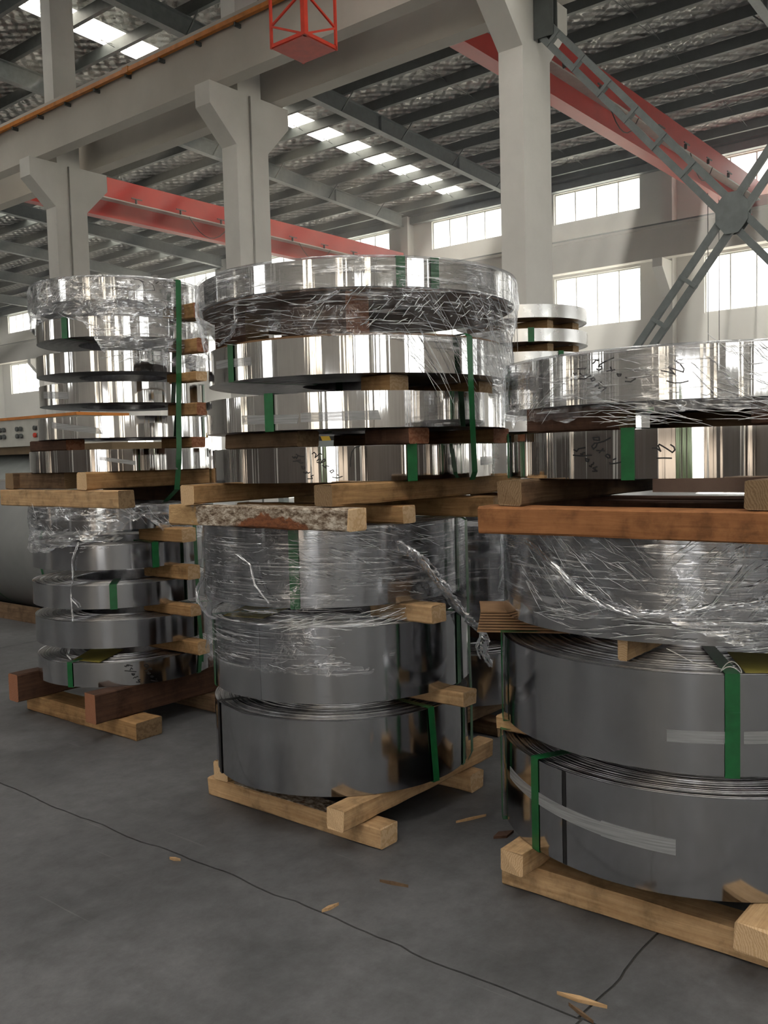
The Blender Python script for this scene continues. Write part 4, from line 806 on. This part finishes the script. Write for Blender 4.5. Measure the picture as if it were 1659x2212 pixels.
spacer('dark block between the two top coils of the right stack, at right', 2.78, 2.92, .62, .84, 1.558, 1.641, 'y', 'redbrown', 'end_old', 77)
spacer('spacer in the stack hidden behind the middle one', 4.3, 4.42, 2.5, 3.5, .44, .62, 'y', 'redbrown', 'end_old', 78)
for i, (z0, z1) in enumerate(((.62, .70), (1.12, 1.20), (1.56, 1.64), (1.97, 2.12), (2.215, 2.285), (2.38, 2.455))):
    spacer('wooden spacer on coil number %s from the floor of the distant stack' % ordinal(i), 6.28, 6.38, 3.2, 4.0, z0, z1, 'y', 'tan', 'end_pine', 80 + i)
    spacer('rear wooden spacer on coil number %s from the floor of the distant stack' % ordinal(i), 5.98, 6.07, 3.25, 3.95, z0, z1, 'y', 'tan', 'end_pine', 90 + i)
# boards and sheets
def sheet(name, label, cat, poly, z, th, mat, sag=0.0):
    b = MB(); n = len(poly); cx = sum(p[0] for p in poly) / n; cyy = sum(p[1] for p in poly) / n
    b.prism([(x - cx, y - cyy) for x, y in poly], 'z', 0, th); o = b.build(name, M[mat]); o.location = (cx, cyy, z); tag(o, label, cat); return o
sheet('cardboard_sheet', 'brown cardboard disc lying on the second coil from top, middle stack', 'cardboard', [P3(3.2, 2.71, .655, t, 0)[:2] for t in range(0, 360, 15)], 1.963, .008, 'card')
sheet('cardboard_sheet', 'dark brown cardboard disc under the topmost coil of the middle stack', 'cardboard', [P3(3.215, 2.72, .70, t, 0)[:2] for t in range(0, 360, 12)], 2.132, .008, 'card_dark')
sheet('cardboard_sheet', 'dark board lying between the beams of the orange skid', 'cardboard', [(2.66, .84), (3.17, .84), (3.17, 1.46), (2.66, 1.46)], 1.244, .008, 'card_dark')
spacer('added dark rear timber filling the gap between the two top right coils', 3.62, 3.76, .62, 1.5, 1.558, 1.641, 'y', 'old', 'end_old', 101)  # added block, shuts out window light seen through the coil gap
sheet('yellow_paper_sheet', 'yellow paper on the bottom coil of the left stack', 'paper', [(2.80, 4.52), (2.84, 4.33), (3.12, 4.50), (3.07, 4.72)], .397, .002, 'paper_y')
sheet('yellow_paper_sheet', 'yellow paper tucked under film in the middle stack', 'paper', [(2.52, 2.92), (2.56, 2.72), (2.90, 2.85), (2.8, 3.05)], .838, .002, 'paper_y')
sheet('yellow_paper_sheet', 'yellow paper sticking out at the right stack', 'paper', [(2.66, .82), (2.80, .60), (3.0, .7), (2.9, .95)], .843, .002, 'paper_y')
sheet('cardboard_sheet', 'pale cardboard flap below the handwritten coil of the right stack', 'cardboard', [(3.45, .82), (3.75, .82), (3.75, 1.42), (3.45, 1.42)], 1.3245, .075, 'card_pink')
# splayed bundle of thin boards at the left of the right stack
e = empty('veneer_bundle', (2.86, 1.83, .845)); tag(e, 'splayed bundle of thin brown boards poking out of the right stack', 'boards')
for k in range(8):
    a = rad(-64 + k * 1.2); b = MB(); L0 = 0.50 - 0.008 * k; z = .0005 + k * .009
    dx, dy = math.cos(a), math.sin(a); px, py = -dy * .11, dx * .11; rise = .010 * k / 8
    q = [(-.02 * dx - px, -.02 * dy - py, z + rise), (-.02 * dx + px, -.02 * dy + py, z + rise), (L0 * dx + px, L0 * dy + py, z), (L0 * dx - px, L0 * dy - py, z)]
    t = [(x, y, zz + .0065) for x, y, zz in q]
    b.quad(q[::-1]); b.quad(t)
    for i in range(4): b.quad([q[i], q[(i + 1) % 4], t[(i + 1) % 4], t[i]])
    b.build('board', M['card'], e)

# ------------------------------------------------------------------ long pack straps
def pack_strap(label, pts, w, wd, off=0.0):
    b = MB(); wv = Vector(wd).normalized() * w / 2; P = [Vector(p) for p in pts]; t = 0.0012
    for i in range(len(P) - 1):
        d = (P[i + 1] - P[i]).normalized(); nn = d.cross(wv).normalized() * t
        a, c = P[i], P[i + 1]
        b.quad([a - wv, a + wv, c + wv, c - wv]); b.quad([a - wv + nn, c - wv + nn, c + wv + nn, a + wv + nn])
        b.quad([a - wv, c - wv, c - wv + nn, a - wv + nn]); b.quad([a + wv, a + wv + nn, c + wv + nn, c + wv])
    o = b.build('pack_strap', M['strap']); tag(o, label, 'strap', 'long straps round whole packs'); return o
def radial(cx, cy, th, spec): return [P3(cx, cy, r, t, z) for r, t, z in spec]
pack_strap('long green strap down the front of the upper left stack', radial(3.33, 4.70, 272, [(.26, 274, 2.527), (.45, 274.5, 2.528), (.512, 275, 2.524), (.515, 274, 2.3), (.517, 272, 2.0), (.522, 270, 1.75), (.535, 268, 1.5), (.52, 266.5, 1.33), (.42, 265, 1.26)]), .036, (1, -.05, 0))
pack_strap('long green strap down the right of the upper middle stack', radial(3.18, 2.71, 262, [(.45, 259, 1.968), (.70, 259.5, 1.970), (.712, 260, 1.96), (.705, 261, 1.75), (.70, 262, 1.55), (.69, 263.5, 1.42), (.67, 264, 1.388)]), .032, (1, -.15, 0))
pack_strap('long green strap down the right of the lower left stack', radial(3.25, 4.66, 286, [(.30, 285, 1.2495), (.49, 285, 1.2495), (.530, 285, 1.24), (.535, 285, .9), (.535, 285.5, .6), (.545, 286, .40), (.53, 287, .27)]), .034, (.95, .28, 0))
pack_strap('long green strap down the right of the lower middle stack', radial(3.02, 2.70, 288, [(.40, 287, 1.2255), (.575, 287, 1.2255), (.592, 287, 1.215), (.594, 287, .95), (.592, 288, .7), (.592, 290, .45), (.586, 292, .2), (.57, 293, .165)]), .034, (.95, .30, 0))

# ------------------------------------------------------------------ stretch film
def lerp_tab(tab, x):
    if x <= tab[0][0]: return tab[0][1]
    for (a, va), (b_, vb) in zip(tab, tab[1:]):
        if x <= b_: return va + (vb - va) * (x - a) / (b_ - a)
    return tab[-1][1]
def film(label, cx, cy, ztop, low, rtab, mat, seed, amp=0.012, nz=46, nth=230, jag=0.012, th0=0, th1=360, top_in=0.16, tails=(), creases=()):
    """shrink film: hugging shell between its top fold and a torn lower edge, creased by noise"""
    e = empty('stretch_wrap', (cx, cy, ztop)); tag(e, label, 'plastic wrap')
    low = sorted(low); closed = (th1 - th0) >= 359
    if closed: low = [(low[-1][0] - 360, low[-1][1])] + low + [(low[0][0] + 360, low[0][1])]
    me_v, me_f, uvs = [], [], []; ntop = 4; rows = ntop + nz
    for i in range(nth + 1):
        th = th0 + (th1 - th0) * i / nth; zl = lerp_tab(low, th)
        thw = th % 360 if closed else th
        a = rad(thw); cn, sn = math.cos(a), math.sin(a)
        zl += jag * noise.noise((cn * 9, sn * 9, seed)) + jag * .6 * noise.noise((cn * 31, sn * 31, seed + 5))
        for j in range(rows + 1):
            if j < ntop:
                t = j / ntop; r = lerp_tab(rtab, ztop) - top_in * (1 - t) + .004; z = ztop + .004 + .006 * noise.noise((cn * 6, sn * 6, t * 3 + seed))
            else:
                t = (j - ntop) / nz; z = ztop + .003 + (zl - ztop) * t; r = lerp_tab(rtab, z) + .003
                q = Vector((cn * 4.5, sn * 4.5, z * 9 + seed * 3)); q2 = Vector((cn * 16 + z * 8, sn * 16, z * 26 + seed))
                w = abs(noise.noise(q)) * amp * 1.1 + abs(noise.noise(q2)) * amp * .55 + abs(noise.noise(q2 * 2.3)) * amp * .22
                r += w * min(1.0, t * 6 + .25) + amp * .8 * max(0, t - .9) * 5
            me_v.append((r * cn, r * sn, z - ztop)); uvs.append((a * .6 if True else 0, z + (0 if j >= ntop else .05 * (ntop - j))))
    R = rows + 1; F_, UV = [], []
    for i in range(nth):
        for j in range(rows):
            q = (i * R + j, (i + 1) * R + j, (i + 1) * R + j + 1, i * R + j + 1); F_.append(q[::-1])
            u = [uvs[k] for k in q[::-1]]
            if max(p[0] for p in u) - min(p[0] for p in u) > 1.5: u = [(p[0] + (2 * math.pi * .6 if p[0] < 1 else 0), p[1]) for p in u]
            UV += u
    me = bpy.data.meshes.new('sheet'); me.from_pydata(me_v, [], F_); ul = me.uv_layers.new(name='UVMap'); ul.data.foreach_set('uv', [c for p in UV for c in p])
    me.materials.append(M[mat]); me.polygons.foreach_set('use_smooth', [True] * len(F_)); me.update(); link('sheet', me, e)
    if creases:
        rnd = random.Random(seed + 5); b = MB()
        for (cnt, ta, tb, za, zb, slope, ln, w) in creases:
            for _ in range(cnt):
                t0 = rnd.uniform(ta, tb); z0 = rnd.uniform(za, zb); l_ = ln * rnd.uniform(.25, 1.3); sl = slope + rnd.gauss(0, .10 + abs(slope) * .25); pts = []; nseg = 4
                for k in range(nseg + 1):
                    q = k / nseg - .5; rr = lerp_tab(rtab, z0) + amp * .5 + .003
                    pts.append((rr * math.cos(rad(t0) + q * l_ / rr), rr * math.sin(rad(t0) + q * l_ / rr), z0 - ztop + sl * q * l_ + rnd.gauss(0, .0015)))
                wv = w * rnd.uniform(.5, 1.3); b.tube(pts, [wv * x for x in (.2, 1, .6, 1, .2)], 4, smooth=False)
        b.build('creases', M['crease'], e, merge=False)
    for (nm, pts, r0) in tails:
        rnd = random.Random(seed * 7 + len(pts)); P = [Vector(p) - Vector((cx, cy, ztop)) for p in pts]; b = MB()
        for k in range(13):
            Q = []; RR = []; ph = rnd.random() * 6; fr = rnd.uniform(1.5, 4); m_ = (len(P) - 1) * 9
            for i in range(m_ + 1):
                t = i / m_ * (len(P) - 1); a_ = min(int(t), len(P) - 2); base = P[a_].lerp(P[a_ + 1], t - a_)
                wob = Vector((math.cos(ph + t * fr), math.sin(ph * 2 + t * fr * 1.3), math.sin(ph + t * fr * .9))) * r0 * .75
                Q.append(base + wob + Vector([rnd.uniform(-1, 1) * r0 * .16 for _ in range(3)])); RR.append(r0 * rnd.uniform(.04, .26))
            b.tube(Q, RR, 4, smooth=False)
        b.build(nm, M['film_rope'], e, merge=False)
    return e
film('clear stretch film round the topmost coil of the middle stack', 3.21, 2.715, 2.252, [(0, 1.93), (90, 1.93), (145, 2.0), (171, 1.985), (185, 1.995), (210, 1.955), (240, 1.925), (259, 1.88), (275, 1.75), (290, 1.62), (310, 1.60), (335, 1.75)],
     [(1.6, .69), (1.93, .695), (1.97, .685), (2.03, .70), (2.13, .722), (2.26, .718)], 'film', 11, .011,
     tails=[('twisted_fold', [P3(3.2, 2.71, .70, 176, 2.10), P3(3.2, 2.71, .71, 177, 2.04), P3(3.2, 2.71, .70, 173, 1.99), P3(3.2, 2.71, .70, 164, 1.965)], .006), ('twisted_fold', [P3(3.2, 2.71, .715, 205, 2.07), P3(3.2, 2.71, .725, 211, 2.09), P3(3.2, 2.71, .725, 215, 2.12)], .006)], creases=[(70, 150, 285, 1.96, 2.13, -0.12, 0.16, 0.0011), (60, 205, 270, 2.0, 2.13, 0.9, 0.04, 0.0016), (90, 240, 300, 1.75, 2.12, -1.2, 0.14, 0.0012), (35, 160, 280, 2.14, 2.25, 0.0, 0.12, 0.0008)])
film('clear stretch film round the top coil of the right stack', 3.30, 1.20, 1.802, [(0, 1.62), (90, 1.62), (138, 1.60), (168, 1.585), (177, 1.62), (195, 1.60), (215, 1.60), (250, 1.6), (300, 1.62)], [(1.5, .683), (1.56, .686), (1.64, .684), (1.81, .684)], 'film', 23, .008, creases=[(55, 140, 230, 1.64, 1.78, -0.15, 0.06, 0.0009), (45, 175, 225, 1.57, 1.64, -0.12, 0.2, 0.001), (30, 140, 165, 1.6, 1.78, 0.8, 0.06, 0.001), (40, 200, 235, 1.66, 1.8, -0.8, 0.07, 0.001)])
film('cloudy stretch film round the top coils of the left stack', 3.345, 4.715, 2.521, [(0, 2.2), (90, 2.15), (140, 2.30), (182, 2.32), (199, 2.325), (212, 2.27), (225, 2.08), (245, 2.05), (264, 2.03), (296, 2.02), (330, 2.1)], [(1.9, .50), (2.0, .500), (2.12, .500), (2.2, .498), (2.31, .503), (2.40, .508), (2.53, .504)], 'film_thick', 31, .016,
     tails=[('loose_string', [P3(3.35, 4.71, .515, 194, 2.33), P3(3.35, 4.71, .52, 200, 2.30), P3(3.35, 4.71, .515, 207, 2.285), P3(3.35, 4.71, .51, 217, 2.25)], .003)], creases=[(60, 160, 290, 2.3, 2.4, 0.1, 0.08, 0.0012), (60, 165, 225, 2.3, 2.52, 0.7, 0.05, 0.0012), (60, 225, 295, 2.04, 2.2, 0.15, 0.09, 0.0012)])
film('creased stretch film round the fifth coil of the left stack', 3.265, 4.695, 1.2500, [(0, 1.06), (90, 1.05), (163, .985), (186, 1.0), (209, 1.065), (229, 1.05), (236, 1.10), (240, 1.15), (250, 1.19), (258, 1.13), (270, 1.06), (285, 1.03), (320, 1.05)], [(.9, .506), (1.05, .506), (1.26, .506)], 'film_thick', 37, .014,
     tails=[('hanging_tail', [P3(3.26, 4.69, .52, 210, 1.06), P3(3.26, 4.69, .53, 206, .97), P3(3.26, 4.69, .52, 205.5, .88), P3(3.26, 4.69, .52, 203.5, .80), P3(3.26, 4.69, .525, 204, .70), P3(3.26, 4.69, .53, 204.5, .60), P3(3.26, 4.69, .53, 202.5, .50), P3(3.26, 4.69, .525, 199, .43), P3(3.26, 4.69, .52, 201, .405)], .0055),
            ('hanging_tail', [P3(3.26, 4.69, .53, 204, .75), P3(3.26, 4.69, .54, 208, .72), P3(3.26, 4.69, .535, 209, .70)], .004)], creases=[(70, 155, 235, 1.0, 1.12, 0.15, 0.05, 0.0014), (40, 160, 280, 1.1, 1.24, -0.8, 0.05, 0.0012)])
film('stretch film with torn edge over the upper coils of the lower middle stack', 3.02, 2.72, 1.2255, [(0, .7), (90, .68), (145, .66), (154, .64), (170, .648), (195, .650), (232, .646), (258, .66), (266, .82), (275, .90), (288, .95), (330, .8)],
     [(.5, .579), (.84, .579), (.87, .565), (.91, .579), (1.23, .579)], 'film_thin', 43, .009,
     tails=[('twisted_tail', [P3(3.02, 2.72, .59, 247, 1.14), P3(3.02, 2.72, .60, 254, 1.10), P3(3.02, 2.72, .60, 262, 1.02), P3(3.02, 2.72, .605, 268, .95), P3(3.02, 2.72, .61, 275, .87), P3(3.02, 2.72, .63, 283, .80)], .024),
            ('torn_tail', [P3(3.02, 2.72, .63, 283, .80), P3(3.02, 2.72, .66, 289, .745), P3(3.02, 2.72, .675, 291, .69), P3(3.02, 2.72, .665, 292, .64), P3(3.02, 2.72, .69, 294, .58)], .018),
            ('torn_tail', [P3(3.02, 2.72, .665, 289, .74), P3(3.02, 2.72, .645, 287, .67), P3(3.02, 2.72, .655, 289, .62)], .006),
            ('twisted_fold', [P3(3.02, 2.72, .60, 150, 1.0), P3(3.02, 2.72, .62, 146, .94), P3(3.02, 2.72, .62, 149, .89), P3(3.02, 2.72, .60, 158, .84), P3(3.02, 2.72, .59, 164, .84)], .008),
            ('twisted_fold', [P3(3.02, 2.72, .59, 180, 1.12), P3(3.02, 2.72, .592, 187, 1.08), P3(3.02, 2.72, .592, 189, 1.0), P3(3.02, 2.72, .59, 195, .93)], .004)], creases=[(55, 150, 262, 0.66, 0.8, -0.05, 0.07, 0.0008), (85, 150, 262, 0.93, 1.2, -0.06, 0.06, 0.0009), (70, 185, 265, 0.83, 0.9, 0.1, 0.12, 0.0012), (60, 205, 262, 1.02, 1.22, -0.25, 0.12, 0.0008)])
film('stretch film slung round the third coil of the right stack', 3.25, 1.19, 1.2312, [(0, 1.0), (90, 1.0), (133, .98), (150, .95), (162, .955), (176, .975), (185, .99), (193, .995), (207, .93), (217, .90), (240, .90), (300, .95)], [(.8, .684), (.9, .685), (1.24, .685)], 'film', 53, .012,
     tails=[('twisted_band', [P3(3.25, 1.19, .697, 152, 1.20), P3(3.25, 1.19, .70, 163, 1.14), P3(3.25, 1.19, .70, 172, 1.06), P3(3.25, 1.19, .70, 179, 1.02), P3(3.25, 1.19, .70, 187, 1.0), P3(3.25, 1.19, .70, 196, 1.01), P3(3.25, 1.19, .70, 205, 1.03), P3(3.25, 1.19, .70, 217, 1.05), P3(3.25, 1.19, .70, 232, 1.08)], .010)], creases=[(60, 150, 190, 1.0, 1.22, -0.75, 0.07, 0.0009), (70, 195, 235, 1.0, 1.22, 0.9, 0.06, 0.0013), (60, 160, 235, 0.93, 1.0, 0.05, 0.14, 0.001), (30, 160, 230, 1.0, 1.2, 0, 0.08, 0.0008)])
film('stretch film round the stack hidden behind the middle one', 4.38, 2.98, 1.122, [(0, .6), (120, .6), (240, .6), (300, .58)], [(.4, .59), (1.13, .585)], 'film', 61, .014, creases=[(120, 240, 320, 0.66, 1.1, 0.7, 0.12, 0.0014), (60, 250, 320, 0.9, 1.1, -0.8, 0.08, 0.0012)])
# ------------------------------------------------------------------ left background: large lying coil, machine, cabinet
e = empty('lying_coil', (5.10, 8.4, 0)); tag(e, 'large grey wrapped coil lying on its side behind the left stack', 'coil')
b = MB(); n = 72
for yy in (-1.5, 1.6):
    pass
ring = lambda r, y: [(r * math.cos(2 * math.pi * k / n), y, .66 + r * math.sin(2 * math.pi * k / n)) for k in range(n)]
prof2 = [(.28, -1.5), (.63, -1.5), (.65, -1.48), (.65, 1.58), (.63, 1.6), (.28, 1.6), (.28, -1.5)]
for (ra, ya), (rb, yb) in zip(prof2, prof2[1:]):
    A, B_ = ring(ra, ya), ring(rb, yb)
    for k in range(n): b.quad([A[k], A[(k + 1) % n], B_[(k + 1) % n], B_[k]], 0, True)
b.build('wrapped_body', M['wrapgrey'], e)
for yy in (-.75, .35, 1.2):
    b = MB()
    for k in range(n):
        A, B_ = ring(.654, yy - .018), ring(.654, yy + .018); b.quad([A[k], A[(k + 1) % n], B_[(k + 1) % n], B_[k]], 0, True)
    b.build('strap', M['strap'], e)
for sx in (-1, 1):
    b = MB(); b.prism([(sx * .30, 0.0), (sx * .62, 0.0), (sx * .62, .16)], 'y', -1.3, 1.4); b.build('wedge_rail', M['old_y'], e)
e = empty('slitting_machine', (6.7, 11.0, 0)); tag(e, 'grey machine bed with sloped sides at the left edge', 'machine')
b = MB(); b.prism([(-.75, 0), (.8, 0), (.8, 1.62), (-.25, 1.62), (-.75, 1.30)], 'y', -2.2, 2.6); b.build('bed', M['machine'], e)
b = MB(); b.bar((-.72, -1.9, 1.32), (-.30, -1.2, 1.66), .035, .035); b.build('guide_rod', M['pipe'], e)
b = MB(); b.box(-.80, -.74, -2.2, 2.6, 1.26, 1.31); b.build('lip', M['pipe'], e)
b = MB(); b.box(-.5, .6, -2.0, 2.4, 1.62, 1.72); b.build('top_rail', M['rail_brown'], e)
e = empty('control_cabinet', (6.5, 11.1, 1.72)); tag(e, 'pale control cabinet with knobs and orange band at the left edge', 'control cabinet')
b = MB(); b.box(-.35, .35, -1.5, 1.6, 0, .34); b.build('body', M['cabinet'], e)
b = MB(); b.box(-.37, .37, -1.52, 1.62, .34, .375); b.build('top_band', M['orange'], e)
for g in range(6):
    for k in range(2):
        for j in range(2):
            b = MB(); y0 = -1.1 + g * .42 + k * .09; z0 = .13 + j * .09; b.tube([(-.36, y0, z0), (-.385, y0, z0)], .03, 10); b.build('knob', M['dark_steel'] if not (g == 1 and k == 1 and j == 0) else M['cage_red'], e)
e = empty('hazard_barrier', (7.1, 6.4, 0)); tag(e, 'yellow and black striped barrier seen through the middle stack gap', 'barrier')
for k in range(12):
    b = MB(); y0 = -.75 + k * .125; b.prism([(y0, 1.66), (y0 + .125, 1.66), (y0 + .185, 1.77), (y0 + .06, 1.77)], 'x', -.02, .02); b.build('stripe', M['hazard_y'] if k % 2 == 0 else M['black'], e)
b = MB(); b.box(-.04, .04, -.80, .90, 1.52, 1.66); b.build('rail', M['machine'], e)
for y0 in (-.7, .75):
    b = MB(); b.box(-.04, .04, y0 - .04, y0 + .04, 0, 1.52); b.build('post', M['machine'], e)

# ------------------------------------------------------------------ small litter on the floor
GD = 'splinters on the floor'
def splinter(label, a, c, w, mat='pine_y', nm='wood_splinter'):
    a = Vector((*a, .004)); c = Vector((*c, .004)); d = c - a; sd = Vector((-d.y, d.x, 0)).normalized() * w / 2; b = MB(); mid = a.lerp(c, .45)
    B0 = [a - mid, mid + sd - mid, c - mid, mid - sd - mid]; T0 = [p + Vector((0, 0, .006)) for p in B0]
    b.quad([p - Vector((0, 0, .004)) for p in B0][::-1]); b.quad(T0)
    for i in range(4): b.quad([B0[i] - Vector((0, 0, .004)), B0[(i + 1) % 4] - Vector((0, 0, .004)), T0[(i + 1) % 4], T0[i]])
    o = b.build(nm, M[mat]); o.location = mid; tag(o, label, 'splinter', GD); return o
splinter('pale splinter lying on the floor in front of the middle stack', (2.106, 2.006), (2.176, 1.993), 0.014, 'pine_y', 'wood_splinter')
splinter('large pale splinter on the floor at bottom right', (2.158, 1.172), (2.180, 1.033), 0.018, 'pine_y', 'wood_splinter')
splinter('thin twig lying by the slab joint at bottom right', (2.131, 1.122), (2.098, 1.033), 0.008, 'old_y', 'twig')
splinter('thin dry stalk on the floor between the middle and right stacks', (2.959, 2.054), (3.089, 1.992), 0.008, 'pine_y', 'twig')
splinter('short dark twig on the floor near the joint', (2.061, 2.743), (2.076, 2.696), 0.012, 'pine_y', 'wood_splinter')
splinter('black scrap of band curled on the floor', (2.384, 1.986), (2.410, 1.879), 0.01, 'old_y', 'band_scrap')
splinter('brown dry leaf beside the right skid', (2.919, 1.851), (3.016, 1.818), 0.05, 'redbrown_y', 'dry_leaf')

# greenery outside the open doors behind the camera (mirrored in the coils)
for k, (x, y, sx, sz) in enumerate(((-1.5, -21, 3.0, 2.2), (4.5, -22, 2.4, 1.9), (-16, -3, 2.6, 2.3), (-17, 6, 2.8, 2.6))):
    import bmesh
    bm = bmesh.new(); bmesh.ops.create_icosphere(bm, subdivisions=4, radius=1.0)
    for v in bm.verts:
        d = 1 + .35 * noise.noise(v.co * 2.2 + Vector((k * 9, 0, 0))) + .16 * noise.noise(v.co * 7 + Vector((k * 5, 1, 0)))
        v.co = Vector((v.co.x * sx * d, v.co.y * 1.2 * d, max(-.35, v.co.z) * sz * d))
    zmin = min(v.co.z for v in bm.verts)
    for v in bm.verts: v.co.z -= zmin
    me = bpy.data.meshes.new('bush'); bm.to_mesh(me); bm.free(); me.materials.append(M['leaf']); o = link('bush', me); o.location = (x, y, -.31)
    tag(o, ['green bush outside the truck door', 'green bush outside the end wall window', 'green bush outside the near wall', 'taller green bush outside the near wall'][k], 'bush', 'bushes in the yard')

# added scatter volume in the far bay, imitating the glare round the windows
bb = MB(); bb.box(12.3, 33.0, -13.5, 62.0, 0.25, 12.0); hz = bb.build('haze', [])
mt, n, out = nt_new('glare_haze'); v = N(n, 'ShaderNodeVolumeScatter', i_Density=0.012, i_Anisotropy=0.6); n.links.new(v.outputs[0], out.inputs['Volume'])
hz.data.materials.append(mt); tag(hz, 'thin bright haze imitating glare in front of the far windows', 'haze', kind='stuff')
